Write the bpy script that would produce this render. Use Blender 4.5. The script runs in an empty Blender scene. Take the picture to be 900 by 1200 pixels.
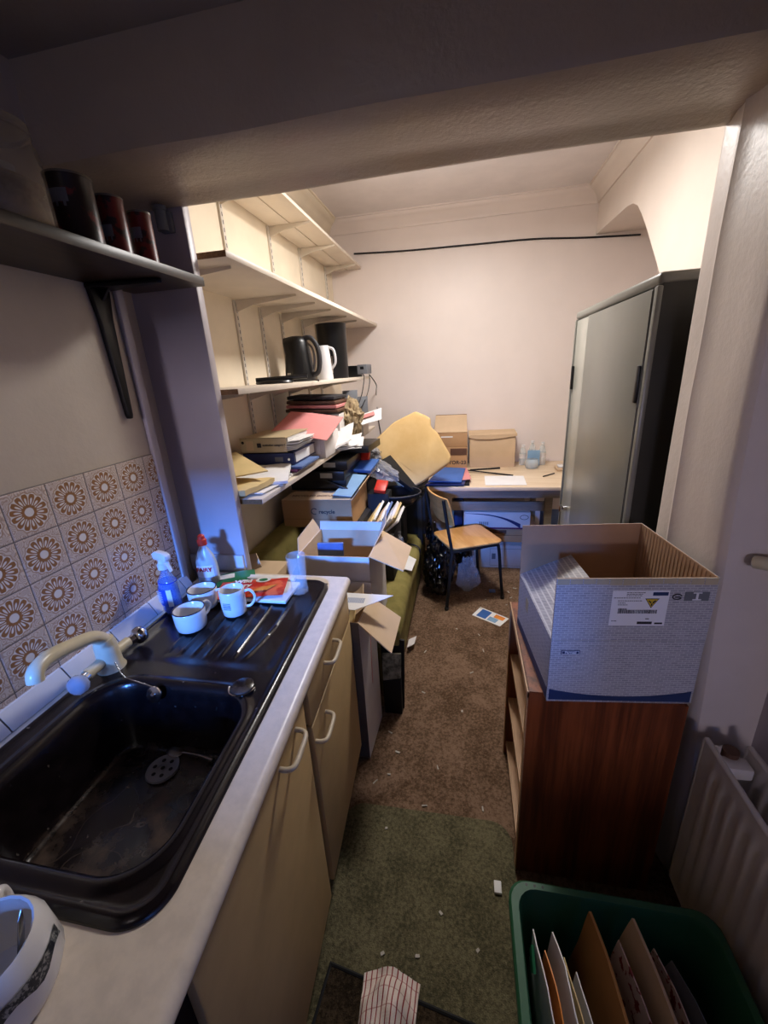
import bpy, bmesh, math, random
from mathutils import Vector as V, Matrix, noise
random.seed(7)
C = bpy.context.scene.collection
PI = math.pi
LAMP, DAY, LOW, KL, EXPO = 33.5, 1000, 125, 1.9, 0.0
def R(a): return math.radians(a)
# ---------------------------------------------------------------- colour and materials
def lin(h):
    h = h.lstrip('#')
    out = []
    for i in (0, 2, 4):
        s = int(h[i:i+2], 16) / 255
        out.append(s / 12.92 if s <= .04045 else ((s + .055) / 1.055) ** 2.4)
    return (*out, 1)
class E:
    """tiny expression wrapper over shader math nodes"""
    nt = None
    def __init__(s, v): s.v = v
    @staticmethod
    def op(o, *a):
        n = E.nt.nodes.new('ShaderNodeMath'); n.operation = o
        for i, x in enumerate(a):
            x = x.v if isinstance(x, E) else x
            if isinstance(x, (int, float)): n.inputs[i].default_value = x
            else: E.nt.links.new(x, n.inputs[i])
        return E(n.outputs[0])
    def __add__(a, b): return E.op('ADD', a, b)
    __radd__ = __add__
    def __sub__(a, b): return E.op('SUBTRACT', a, b)
    def __rsub__(a, b): return E.op('SUBTRACT', b, a)
    def __mul__(a, b): return E.op('MULTIPLY', a, b)
    __rmul__ = __mul__
    def __truediv__(a, b): return E.op('DIVIDE', a, b)
    def fr(a): return E.op('FRACT', a)
    def ab(a): return E.op('ABSOLUTE', a)
    def lt(a, b): return E.op('LESS_THAN', a, b)
    def gt(a, b): return E.op('GREATER_THAN', a, b)
def ss(x, a, b):
    n = E.nt.nodes.new('ShaderNodeMapRange'); n.interpolation_type = 'SMOOTHSTEP'
    E.nt.links.new(x.v, n.inputs[0]); n.inputs[1].default_value = a; n.inputs[2].default_value = b
    return E(n.outputs[0])
def mixc(f, a, b):
    n = E.nt.nodes.new('ShaderNodeMix'); n.data_type = 'RGBA'
    for i, x in ((0, f), (6, a), (7, b)):
        x = x.v if isinstance(x, E) else x
        if isinstance(x, (int, float, tuple)): n.inputs[i].default_value = x
        else: E.nt.links.new(x, n.inputs[i])
    return E(n.outputs[2])
def coords(kind='Object'):
    t = E.nt.nodes.new('ShaderNodeTexCoord')
    s = E.nt.nodes.new('ShaderNodeSeparateXYZ'); E.nt.links.new(t.outputs[kind], s.inputs[0])
    return t.outputs[kind], E(s.outputs[0]), E(s.outputs[1]), E(s.outputs[2])
def nz(vec, scale, detail=3, rough=.55, stretch=None):
    n = E.nt.nodes.new('ShaderNodeTexNoise'); n.inputs['Scale'].default_value = scale
    n.inputs['Detail'].default_value = detail; n.inputs['Roughness'].default_value = rough
    if stretch:
        m = E.nt.nodes.new('ShaderNodeMapping'); m.inputs['Scale'].default_value = stretch
        E.nt.links.new(vec, m.inputs[0]); vec = m.outputs[0]
    E.nt.links.new(vec, n.inputs['Vector']); return E(n.outputs[0])
def begin(name):
    m = bpy.data.materials.new(name); m.use_nodes = True
    E.nt = m.node_tree
    return m, m.node_tree.nodes['Principled BSDF']
def bump(b, h, strength=.3, dist=.002):
    n = E.nt.nodes.new('ShaderNodeBump'); n.inputs['Strength'].default_value = strength
    n.inputs['Distance'].default_value = dist
    E.nt.links.new(h.v, n.inputs['Height']); E.nt.links.new(n.outputs[0], b.inputs['Normal'])
def mat(name, col, rough=.6, var=.12, scale=9, bmp=0, bsc=120, metal=0, spec=.4, col2=None, stretch=None, thr=None):
    m, b = begin(name)
    vec, x, y, z = coords()
    a = lin(col)
    if col2: c2 = lin(col2)
    else:
        c2 = tuple(min(1, k * (1 + var)) for k in a[:3]) + (1,)
        a = tuple(k * (1 - var) for k in a[:3]) + (1,)
    n = nz(vec, scale, 4, .6, stretch)
    f = ss(n, *(thr or (.3, .7)))
    E.nt.links.new(mixc(f, a, c2).v, b.inputs['Base Color'])
    b.inputs['Roughness'].default_value = rough; b.inputs['Metallic'].default_value = metal
    b.inputs['Specular IOR Level'].default_value = spec
    if bmp: bump(b, nz(vec, bsc, 3, .6, stretch), bmp)
    return m
def clear(name, col='#ffffff', opac=.25, rough=.08):
    m = bpy.data.materials.new(name); m.use_nodes = True; nt = m.node_tree; E.nt = nt
    b = nt.nodes['Principled BSDF']; b.inputs['Base Color'].default_value = lin(col)
    b.inputs['Roughness'].default_value = rough
    vec, x, y, z = coords()
    bump(b, nz(vec, 25, 3), .5, .01)
    t = nt.nodes.new('ShaderNodeBsdfTransparent'); mx = nt.nodes.new('ShaderNodeMixShader')
    mx.inputs[0].default_value = opac
    nt.links.new(t.outputs[0], mx.inputs[1]); nt.links.new(b.outputs[0], mx.inputs[2])
    nt.links.new(mx.outputs[0], nt.nodes['Material Output'].inputs[0])
    return m
def glass(name, col='#ffffff'):
    m, b = begin(name)
    b.inputs['Base Color'].default_value = lin(col); b.inputs['Roughness'].default_value = .02
    b.inputs['Transmission Weight'].default_value = 1; b.inputs['IOR'].default_value = 1.45
    return m
def tile_mat():
    m, b = begin('flower_tiles')
    vec, x, y, z = coords()
    S = .1075
    u = ((y + 5 * S) / S).fr() - .5
    v = ((z + 10 * S) / S).fr() - .5
    wob = (nz(vec, 60, 2) - .5) * .03
    r = E.op('SQRT', u * u + v * v) + wob
    th = E.op('ARCTAN2', v, u)
    k = ((th * (14 / (2 * PI)) + 20).fr() - .5).ab() * 2          # 0 at a petal's axis, 1 between petals
    rr = (r - .245) / .125
    half = .62 + rr * .12
    e = rr * rr + (k / half) * (k / half)
    line = ss(e, .22, .45) * (1 - ss(e, 1.5, 2.3))
    ring = (1 - ss((r - .13).ab(), .022, .042))
    brown = E.op('MAXIMUM', line * (r.lt(.40)) * (r.gt(.1)), ring)
    scal = .44 + k * -.035
    white = ss(scal - r, -.01, .012)
    edge = (1 - ss((r - scal).ab(), .006, .022)) * .8
    sw = nz(vec, 130, 2)
    swirl = ss((((nz(vec, 38, 1) * 14).fr()) - .5).ab(), .1, .3)
    corner = mixc(swirl, lin('#b59c8c'), lin('#d3c3b8'))
    base = mixc(white, corner, lin('#e2dbd6'))
    base = mixc(edge, base, lin('#a98668'))
    c = mixc(brown, base, mixc(sw, lin('#84562c'), lin('#a4744a')))
    du = E.op('MAXIMUM', u.ab(), v.ab())
    g = du.gt(.488)
    c = mixc(g, c, lin('#6d6460'))
    E.nt.links.new(c.v, b.inputs['Base Color'])
    b.inputs['Roughness'].default_value = .28
    bump(b, (1 - ss(du, .46, .495)) + brown * .15, .5, .0015)
    return m
def brick_mat():
    m, b = begin('brick_print')
    vec, x, y, z = coords()
    cmb = E.nt.nodes.new('ShaderNodeCombineXYZ')
    E.nt.links.new((x + y).v, cmb.inputs[0]); E.nt.links.new(z.v, cmb.inputs[1])
    t = E.nt.nodes.new('ShaderNodeTexBrick')
    t.inputs['Scale'].default_value = 1; t.inputs['Brick Width'].default_value = .017; t.inputs['Row Height'].default_value = .0062
    t.inputs['Mortar Size'].default_value = .0009; t.inputs['Mortar Smooth'].default_value = .2
    t.inputs['Color1'].default_value = lin('#96949b'); t.inputs['Color2'].default_value = lin('#aaa7ad'); t.inputs['Mortar'].default_value = lin('#c6c3c5')
    E.nt.links.new(cmb.outputs[0], t.inputs['Vector'])
    E.nt.links.new(t.outputs[0], b.inputs['Base Color']); b.inputs['Roughness'].default_value = .7
    return m
def wood(name, a, c, rough=.45, sc=7, stretch=(1, 1, .08), bmp=.05):
    m, b = begin(name)
    vec, x, y, z = coords()
    n = nz(vec, sc * 6, 5, .6, stretch); n2 = nz(vec, sc * 30, 2, .5, stretch)
    f = ss(n * .75 + n2 * .25, .36, .64)
    E.nt.links.new(mixc(f, lin(a), lin(c)).v, b.inputs['Base Color'])
    b.inputs['Roughness'].default_value = rough
    bump(b, n2, bmp)
    return m
def carpet(name, a, c, fleck=None, bs=260):
    m, b = begin(name)
    vec, x, y, z = coords()
    f = ss(nz(vec, 90, 4, .7) * .6 + nz(vec, 7, 4, .6) * .4, .38, .62)
    col = mixc(f, lin(a), lin(c))
    if fleck:
        col = mixc(ss(nz(vec, 150, 2, .5), .68, .74) * .6, col, lin(fleck))
    E.nt.links.new(col.v, b.inputs['Base Color'])
    b.inputs['Roughness'].default_value = .95; b.inputs['Specular IOR Level'].default_value = .1
    bump(b, nz(vec, bs, 3, .7), .9, .006)
    return m
def plaster(name, col, amp=.25, var=.05, rough=.5):
    m, b = begin(name)
    vec, x, y, z = coords()
    a = lin(col)
    f = ss(nz(vec, 3.5, 5, .6), .3, .7)
    E.nt.links.new(mixc(f, tuple(k * (1 - var) for k in a[:3]) + (1,), tuple(k * (1 + var) for k in a[:3]) + (1,)).v, b.inputs['Base Color'])
    b.inputs['Roughness'].default_value = rough
    bump(b, nz(vec, 70, 4, .6) * .7 + nz(vec, 14, 3) * .5, amp, .004)
    return m
def slots_mat():
    m, b = begin('slotted_upright')
    vec, x, y, z = coords()
    s = ((z / .032).fr() - .5).ab().lt(.27) * y.ab().lt(.0035)
    E.nt.links.new(mixc(s, lin('#cfc6ba'), lin('#2e2a26')).v, b.inputs['Base Color'])
    b.inputs['Roughness'].default_value = .4
    return m
def pattern_mat(name, bg, dots, sc=38, thr=(.56, .6)):
    return mat(name, bg, .75, scale=sc, col2=dots, thr=thr)
def stripe_cloth():
    m, b = begin('striped_cloth')
    t = E.nt.nodes.new('ShaderNodeUVMap')
    s = E.nt.nodes.new('ShaderNodeSeparateXYZ'); E.nt.links.new(t.outputs[0], s.inputs[0])
    u, v = E(s.outputs[0]), E(s.outputs[1])
    a = ((u * 11).fr() - .5).ab().lt(.11)
    c = ((v * 5).fr() - .5).ab().lt(.035) * .5
    E.nt.links.new(mixc(E.op('MAXIMUM', a, c), lin('#dccdc2'), lin('#8f3636')).v, b.inputs['Base Color'])
    b.inputs['Roughness'].default_value = .9
    vec, x, y, z = coords(); bump(b, nz(vec, 300, 2), .4, .002)
    return m

M = dict(
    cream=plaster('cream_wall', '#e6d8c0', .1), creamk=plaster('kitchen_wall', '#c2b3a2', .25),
    backw=plaster('back_wall_paint', '#e6d9d2', .08, .02), creamr=plaster('right_wall_paint', '#dccfc4', .08, .03), ceil=plaster('ceiling_paint', '#e6dedb', .15),
    beam=plaster('beam_paint', '#b9a893', .55, .06, .32), pier=plaster('pier_paint', '#b5abae', .15, .04, .4),
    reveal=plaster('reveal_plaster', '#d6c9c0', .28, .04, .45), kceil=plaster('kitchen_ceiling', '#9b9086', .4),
    carpet=carpet('brown_carpet', '#56412f', '#8d715c', '#a8957f'), rug=carpet('green_mat_pile', '#4a4633', '#787055', '#938a6e'),
    dmat=carpet('dark_doormat', '#241c14', '#4a3d2e', '#6b5a44'),
    tile=tile_mat(), trimtile=mat('white_trim_tile', '#d5d3d6', .25, .04), grout=mat('grout', '#5f5a5c', .8),
    pewter=mat('pewter', '#97979c', .3, .05), worktop=mat('worktop_laminate', '#ded0c0', .32, .06, 40, .05), sink=mat('brown_composite', '#140e10', .24, scale=7, col2='#231a1b', bmp=.15, bsc=300, spec=.5),
    chrome=mat('chrome', '#c9c9cc', .14, .03, metal=1), steel=mat('dull_steel', '#8d8a88', .3, .1, metal=1),
    tapcream=mat('cream_tap', '#cfc3a4', .3, .08), acrylic=clear('acrylic_knob', '#b9bfd0', .55, .05),
    door=mat('cabinet_door_cream', '#bd9f70', .5, .05, 12, .03), carcass=mat('carcass_brown', '#2a1f18', .6),
    doorh=mat('handle_beige', '#c7b8a0', .35, .05), black=mat('black_plastic', '#0d0d0f', .35, .15),
    blackm=mat('black_matt', '#121113', .7, .2), dark=mat('dark_grey', '#2b2a2e', .6),
    white=mat('white_plastic', '#dcdadb', .35, .03), cer=mat('white_ceramic', '#d9d5d2', .15, .03), cerrim=mat('dark_rim', '#2a2530', .3),
    cerband=mat('patterned_band', '#1e222b', .3, scale=160, col2='#8b8a86', thr=(.5, .62)),
    kshelf=wood('dark_shelf_wood', '#1d120b', '#35230f', .4, 7, (1, .08, 1)), shelfw=mat('shelf_laminate', '#dccfbe', .45, .03),
    chip=mat('chipboard', '#7a5a3a', .8, .3, 200), brk=mat('bracket_paint', '#cfc4b4', .4, .04), slots=slots_mat(),
    steelcab=mat('grey_steel_paint', '#72716a', .32, .05, 3, .02, 200, spec=.5), steelcab2=mat('pale_steel_paint', '#9a988e', .25, .05, 3), steelshade=mat('shaded_steel', '#26241f', .5, .15, 5),  # cupboard side turned from the lamp: its shade is put into the dark colour
    bcase=wood('brown_veneer', '#5a2a14', '#8a4724', .42, 5, (1, 1, .05)), bedge=wood('pale_edge', '#b48860', '#c9a078', .5, 5, (1, .1, 1)),
    brick=brick_mat(), boxin=mat('card_inside', '#a58366', .85, .08, 6, .1, 200), navy=mat('navy_print', '#23355f', .6, .06), label=mat('white_label', '#e9e8ec', .6, .02), ink=mat('ink', '#26242a', .7),
    yellow=mat('yellow_print', '#d8b52a', .6, .03), tallc=mat('grey_brown_card', '#6d635b', .8), cardw=mat('white_card', '#d4cdc8', .75, .04), card=mat('brown_card', '#b08a64', .85, .07, 5, .1, 150), cardp=mat('pale_card', '#c9ad8c', .85, .05, 5),
    greenbin=mat('green_plastic', '#265a3c', .45, .08), rad=mat('radiator_paint', '#cdc4ba', .35, .08, 6), kraft=mat('kraft_paper', '#9a6a38', .75, .08), manila=mat('manila_paper', '#d8bd84', .75, .05),
    paper=mat('white_paper', '#e6e3e0', .7, .03), pink=mat('pink_card', '#d58a86', .7, .04), blue=mat('blue_card', '#3b62a4', .5, .08), blued=mat('dark_blue_card', '#1d2a5c', .4, .1), pblue=mat('pale_blue_paper', '#7fa0bd', .7, .05),
    red=mat('red_print', '#c8301f', .4, .06), redp=mat('red_wrapper', '#c22f23', .28, scale=18, col2='#e0603a', thr=(.5, .6)), green=mat('green_wrapper', '#2f7a55', .35, .06), orange=mat('orange_print', '#e08a3a', .4),
    beige=mat('beige_binder', '#b9a684', .55, .05), greyf=mat('grey_folder', '#6d6f74', .6), brownf=mat('brown_folder', '#5c3f30', .6, .2), tan=mat('tan_cloth', '#7a684e', .9, scale=25, col2='#b5a07c'),
    sofa=mat('olive_velvet', '#6a602c', .85, scale=5, col2='#8f834a', bmp=.25, bsc=200), foam=mat('yellow_foam', '#c9a56c', .9, scale=4, col2='#d6b681', bmp=.3, bsc=250),
    ply=wood('chair_ply', '#c18a4c', '#d5a264', .35, 4, (1, .1, 1)), desk=wood('desk_laminate', '#d2b896', '#dfc9ab', .4, 4, (.1, 1, 1)), deskf=wood('desk_frame', '#7d7468', '#93897b', .5, 4, (.1, 1, 1)),
    bag=mat('black_bin_bag', '#0a0a0b', .22, .2, 8, .5, 30, spec=.6), clearbag=clear('clear_bag', '#c6c6cc', .34, .12), glass=clear('drinking_glass', '#eef2f2', .15, .03), liquid=mat('blue_liquid', '#0f2fb0', .15, .08), bottle=clear('clear_bottle', '#8fb0e0', .35, .06), water=clear('water_bottle', '#dfe8e8', .35, .06),
    fairy=mat('milky_plastic', '#b9c2c6', .3, .05), can=mat('dark_can', '#241514', .35, scale=14, col2='#6b2320', thr=(.55, .6)), canred=mat('red_can', '#6a1d17', .35, scale=18, col2='#2a1512', thr=(.5, .56)), tin=mat('tin_lid', '#7b756e', .4, metal=.8),
    jar=clear('storage_jar', '#9a8f80', .4, .1), cable=mat('black_cable', '#17151a', .5), floral=pattern_mat('patterned_paper', '#c9b2a6', '#7d2f2c'), leaf=pattern_mat('colour_print', '#c8d8e6', '#3a74c0', 30, (.45, .5)),
    stripe=stripe_cloth(), scrap=mat('scrap_paper', '#b8b0a4', .8), bluef=mat('faded_blue', '#5870a0', .6), seam=mat('seam_dark', '#4a4640', .7), dirty=mat('stained_paper', '#a8a48c', .8, scale=30, col2='#4a4a3a'),
    limescale=mat('limescale', '#4a3c36', .6, scale=30, col2='#2a2020'), silver=mat('silver_tag', '#b5b0a0', .5), strap=mat('tape', '#b8a98c', .3), maroon=mat('maroon_print', '#5a1e4a', .5),
)
# ---------------------------------------------------------------- mesh builder
class MB:
    def __init__(s): s.bm = bmesh.new(); s.m = 0
    def face(s, vs):
        try: f = s.bm.faces.new(vs)
        except ValueError: return None
        f.material_index = s.m; f.smooth = True; return f
    def box(s, x0, x1, y0, y1, z0, z1, bev=0, seg=2, X=None):
        c = [(x0,y0,z0),(x1,y0,z0),(x1,y1,z0),(x0,y1,z0),(x0,y0,z1),(x1,y0,z1),(x1,y1,z1),(x0,y1,z1)]
        vs = [s.bm.verts.new((X @ V(p)) if X else p) for p in c]
        fs = [s.face([vs[i] for i in q]) for q in ((3,2,1,0),(4,5,6,7),(0,1,5,4),(1,2,6,5),(2,3,7,6),(3,0,4,7))]
        if bev:
            ed = list({e for f in fs for e in f.edges})
            r = bmesh.ops.bevel(s.bm, geom=ed, offset=bev, segments=seg, affect='EDGES', profile=.5)
            for f in r['faces']: f.material_index = s.m; f.smooth = True
        return s
    def poly(s, pts, vec, bev=0, seg=2):
        """solid: polygon pts extruded by vec"""
        vec = V(vec); a = [s.bm.verts.new(p) for p in pts]; b = [s.bm.verts.new(V(p) + vec) for p in pts]
        n = len(pts); fs = [s.face(a[::-1]), s.face(b)]
        for i in range(n): fs.append(s.face([a[i], a[(i+1)%n], b[(i+1)%n], b[i]]))
        fs = [f for f in fs if f]
        bmesh.ops.recalc_face_normals(s.bm, faces=fs)
        if bev:
            ed = list({e for f in fs for e in f.edges})
            r = bmesh.ops.bevel(s.bm, geom=ed, offset=bev, segments=seg, affect='EDGES', profile=.5)
            for f in r['faces']: f.material_index = s.m; f.smooth = True
        return s
    def slab(s, pts, t, bev=0):
        p = [V(q) for q in pts]; n = (p[1]-p[0]).cross(p[-1]-p[0]).normalized()
        return s.poly(p, n * t, bev)
    def tube(s, path, r, n=8, cap=True, closed=False):
        P = [V(p) for p in path]; k = len(P)
        rr = r if isinstance(r, (list, tuple)) else [r] * k
        rings = []; up = None
        for i in range(k):
            a = P[(i-1) % k] if closed or i > 0 else P[i]; b = P[(i+1) % k] if closed or i < k-1 else P[i]
            t = (b - a).normalized()
            if up is None:
                up = V((0,0,1)) if abs(t.z) < .9 else V((1,0,0))
            u = up - t * up.dot(t); u.normalize(); up = u; w = t.cross(u)
            rings.append([s.bm.verts.new(P[i] + (u * math.cos(2*PI*j/n) + w * math.sin(2*PI*j/n)) * rr[i]) for j in range(n)])
        for i in range(k if closed else k-1):
            A, B = rings[i], rings[(i+1) % k]
            for j in range(n): s.face([A[j], A[(j+1)%n], B[(j+1)%n], B[j]])
        if cap and not closed: s.face(rings[0][::-1]); s.face(rings[-1])
        return s
    def lathe(s, prof, c=(0,0,0), n=32, sx=1, sy=1, X=None):
        rings = []
        for r, z in prof:
            if r < 1e-5: p = V((c[0], c[1], c[2]+z)); rings.append([s.bm.verts.new(X @ p if X else p)])
            else:
                q = []
                for j in range(n):
                    p = V((c[0]+r*sx*math.cos(2*PI*j/n), c[1]+r*sy*math.sin(2*PI*j/n), c[2]+z))
                    q.append(s.bm.verts.new(X @ p if X else p))
                rings.append(q)
        for A, B in zip(rings, rings[1:]):
            for j in range(n):
                a = [A[j % len(A)], A[(j+1) % len(A)], B[(j+1) % len(B)], B[j % len(B)]]
                u = []
                for q in a:
                    if q not in u: u.append(q)
                if len(u) >= 3: s.face(u)
        return s
    def sheet(s, fn, nu=8, nv=8, t=.0012, uv=False):
        """thin solid sheet from fn(u, v)"""
        P = [[V(fn(i/nu, j/nv)) for j in range(nv+1)] for i in range(nu+1)]
        def nrm(i, j):
            a = P[min(i+1,nu)][j] - P[max(i-1,0)][j]; b = P[i][min(j+1,nv)] - P[i][max(j-1,0)]
            q = a.cross(b); return q.normalized() if q.length > 1e-9 else V((0,0,1))
        A = [[s.bm.verts.new(P[i][j] + nrm(i,j)*t/2) for j in range(nv+1)] for i in range(nu+1)]
        B = [[s.bm.verts.new(P[i][j] - nrm(i,j)*t/2) for j in range(nv+1)] for i in range(nu+1)]
        lay = s.bm.loops.layers.uv.verify() if uv else None
        for i in range(nu):
            for j in range(nv):
                for G, o in ((A, 1), (B, -1)):
                    q = [(i,j),(i+1,j),(i+1,j+1),(i,j+1)][::o]
                    f = s.face([G[a][b] for a, b in q])
                    if uv and f:
                        for l, (a, b) in zip(f.loops, q): l[lay].uv = (a/nu, b/nv)
        ring = [(i,0) for i in range(nu)] + [(nu,j) for j in range(nv)] + [(i,nv) for i in range(nu,0,-1)] + [(0,j) for j in range(nv,0,-1)]
        for k in range(len(ring)):
            a, b = ring[k], ring[(k+1) % len(ring)]
            s.face([A[a[0]][a[1]], B[a[0]][a[1]], B[b[0]][b[1]], A[b[0]][b[1]]])
        return s
    def rect(s, c, u, v, nu=6, nv=6, t=.0012, amp=0, fr=6, seed=0, curl=0):
        """paper: centre c, half axes u, v; amp = gentle waviness, curl lifts the +v edge"""
        c, u, v = V(c), V(u), V(v); n = u.cross(v).normalized()
        def f(a, b):
            p = c + u*(2*a-1) + v*(2*b-1)
            return p + n*(amp*noise.noise(p*fr + V((seed,0,0))) + curl*(b**3))
        return s.sheet(f, nu, nv, t)
    def blob(s, c, sc, sub=4, amp=.2, fr=2.5, seed=0, flat=None, ridge=False, rot=None):
        r = bmesh.ops.create_icosphere(s.bm, subdivisions=sub, radius=1)
        for v in r['verts']:
            d = v.co.normalized(); q = d*fr + V((seed*3.1, seed*1.7, 0))
            k = noise.noise(q) + .5*noise.noise(q*2.1) + .3*noise.noise(q*4.3)
            if ridge: k = .6*k - .9*abs(noise.noise(q*1.5 + V((4,4,4)))) - .5*abs(noise.noise(q*3.3))
            p = d*(1 + amp*k); q2 = V((p.x*sc[0], p.y*sc[1], p.z*sc[2])); v.co = (rot @ q2 if rot else q2) + V(c)
            if flat is not None and v.co.z < flat: v.co.z = flat
        for f in {f for v in r['verts'] for f in v.link_faces}: f.material_index = s.m; f.smooth = True
        return s
    def warp(s, fn):
        for v in s.bm.verts: v.co = V(fn(*v.co))
        return s
    def build(s, name, mats, parent=None, angle=35, keep=False):
        bm = s.bm
        vs = bm.verts
        if keep: c = V((0,0,0))
        else:
            lo = [min(v.co[i] for v in vs) for i in range(3)]; hi = [max(v.co[i] for v in vs) for i in range(3)]
            c = V(((lo[0]+hi[0])/2, (lo[1]+hi[1])/2, lo[2]))
        for v in vs: v.co -= c
        me = bpy.data.meshes.new(name); bm.to_mesh(me); bm.free()
        for x in (mats if isinstance(mats, (list, tuple)) else [mats]): me.materials.append(M[x])
        me.set_sharp_from_angle(angle=R(angle))
        o = bpy.data.objects.new(name, me); C.objects.link(o); o.location = c
        if parent: attach(o, parent)
        return o
def wm(o):
    return (wm(o.parent) @ o.matrix_parent_inverse @ o.matrix_basis) if o.parent else o.matrix_basis.copy()
def attach(o, p):
    """parent o to p; o's coordinates are given in the world when p has no turn, else in p's own frame"""
    root = p
    while root.parent: root = root.parent
    o.parent = p
    if root.get('_own'): o.matrix_parent_inverse = (wm(root).inverted() @ wm(p)).inverted()
    else: o.matrix_parent_inverse = wm(p).inverted()
def tag(o, label, cat, group=None):
    o['label'] = label; o['category'] = cat
    if group: o['group'] = group
    return o
def thing(name, label, cat, loc=(0,0,0), rz=None, group=None):
    """Empty at the thing's base; with rz its parts are written in its own frame"""
    o = bpy.data.objects.new(name, None); C.objects.link(o); o.empty_display_size = .05
    o.location = loc
    if rz is not None: o.rotation_euler = (0,0,rz); o['_own'] = 1
    return tag(o, label, cat, group)
def struct(o):
    o['kind'] = 'structure'; return o
def lettering(body, size, mt, parent, loc, right, up, depth=.0004, align='CENTER', name='lettering', bold=0):
    cu = bpy.data.curves.new(name, 'FONT'); cu.body = body; cu.size = size; cu.extrude = depth; cu.align_x = align; cu.align_y = 'CENTER'; cu.offset = bold
    t = bpy.data.objects.new('tmp', cu); C.objects.link(t)
    bpy.context.view_layer.update()
    me = bpy.data.meshes.new_from_object(t.evaluated_get(bpy.context.evaluated_depsgraph_get()))
    bpy.data.objects.remove(t)
    r, u = V(right).normalized(), V(up).normalized(); n = r.cross(u)
    me.transform(Matrix(((r.x,u.x,n.x,0),(r.y,u.y,n.y,0),(r.z,u.z,n.z,0),(0,0,0,1))))
    me.materials.clear(); me.materials.append(M[mt])
    o = bpy.data.objects.new(name, me); C.objects.link(o); o.location = loc
    attach(o, parent)
    return o
def copytree(o, parent=None):
    c = o.copy(); C.objects.link(c)
    if parent: c.parent = parent
    for ch in list(o.children): copytree(ch, c)
    return c
def spline(pts, n=8):
    P = [V(p) for p in pts]; out = []
    for i in range(len(P)-1):
        a, b, c, d = P[max(i-1,0)], P[i], P[i+1], P[min(i+2,len(P)-1)]
        for k in range(n):
            t = k/n
            out.append(.5*((2*b) + (c-a)*t + (2*a-5*b+4*c-d)*t*t + (3*b-a-3*c+d)*t**3))
    out.append(P[-1]); return out
def rrect(x0, x1, y0, y1, r, n=6):
    out = []
    for cx, cy, a in ((x1-r,y1-r,0),(x0+r,y1-r,90),(x0+r,y0+r,180),(x1-r,y0+r,270)):
        for k in range(n+1):
            t = R(a + 90*k/n); out.append((cx+r*math.cos(t), cy+r*math.sin(t)))
    return out
# ================================================================ THE SETTING
XL, YB, ZC = -1.13, 3.85, 2.79
struct(MB().box(-1.4, 1.6, -2.0, 4.0, -.06, 0).build('floor', 'carpet'))
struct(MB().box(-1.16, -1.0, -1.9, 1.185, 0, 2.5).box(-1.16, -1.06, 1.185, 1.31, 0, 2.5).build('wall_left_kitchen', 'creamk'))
o = struct(MB().box(-1.0, -.992, -1.9, 1.155, .93, 1.39).build('wall_left_tiles', 'tile', keep=True)); o.location = (0, 0, 0)
me = o.data
for v in me.vertices: v.co -= V((0, 1.11, 1.39))
o.location = (0, 1.11, 1.39)
b = MB(); g = .0007
y = -1.0
while y < 1.15:
    y1 = min(y + .1495, 1.17)
    b.poly([(-.997, y+g, .902), (-.962, y+g, .902), (-.966, y+g, .912), (-.986, y+g, .944), (-.997, y+g, .946)], (0, y1-y-g, 0)); y += .1525
b.m = 1; b.poly([(-.9985, -1.0, .9005), (-.9635, -1.0, .9005), (-.9675, -1.0, .9105), (-.987, -1.0, .9425), (-.9985, -1.0, .9445)], (0, 2.168, 0))
struct(b.build('trim_1', ['trimtile', 'grout']))
struct(MB().box(-1.0, -.984, 1.157, 1.187, .9, 2.5, .006).build('trim_2', 'pier'))
struct(MB().box(-1.14, -.825, 1.31, 1.345, 0, 2.11, .004).build('wall_left_pier', 'pier'))
struct(MB().box(-1.055, -.83, 1.297, 1.312, .9, .965, .003).build('trim_3', 'trimtile'))
# beam with a rounded lower nose, hand-plastered
b = MB()
prof = [(1.02, 2.30), (1.02, 2.125), (1.027, 2.108), (1.045, 2.1), (1.10, 2.097), (1.2, 2.1), (1.27, 2.104), (1.30, 2.094), (1.32, 2.096), (1.33, 2.108), (1.33, 2.30), (1.33, ZC+.1), (1.02, ZC+.1)]
N = 40
def bx(i): return -1.3 + 2.6*i/N
rings = [[b.bm.verts.new((bx(i), y, z + (.005*noise.noise(V((bx(i)*3, y*5, 1))) if z < 2.2 else 0))) for y, z in prof] for i in range(N+1)]
for A, B in zip(rings, rings[1:]):
    for j in range(len(prof)): b.face([A[j], A[(j+1) % len(prof)], B[(j+1) % len(prof)], B[j]])
bmesh.ops.recalc_face_normals(b.bm, faces=b.bm.faces[:])
struct(b.build('ceiling_beam', 'beam'))
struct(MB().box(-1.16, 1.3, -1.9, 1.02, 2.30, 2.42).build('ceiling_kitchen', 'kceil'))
# right pier: its reveal faces left, with a soft plaster ridge running down it
b = MB()
prof = []
for y, dx in ((1.33, .012), (1.322, .003), (1.31, 0), (1.26, .001), (1.235, -.001), (1.222, -.007), (1.212, -.003), (1.19, .003), (1.10, 0), (1.045, .001), (1.03, .004), (1.02, .014)): prof.append((dx, y))
N = 24
rings = []
for i in range(N+1):
    z = 2.12*i/N; base = .585 + .055*max(0, (1.55 - z)/1.0)**1.2*.9 if z < 1.55 else .585
    q = []
    for dx, y in prof:
        ry = y + (.018*math.sin(z*1.3) if 1.2 < y < 1.25 else 0)
        k = base*(1 if y < 1.2 else 1) - (base-.585)*max(0, min(1, (y-1.02)/.31))
        q.append(b.bm.verts.new((k + dx + .003*noise.noise(V((y*9, z*4, 2))), ry, z)))
    q += [b.bm.verts.new((1.2, 1.02, z)), b.bm.verts.new((1.2, 1.33, z))]
    rings.append(q)
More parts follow.
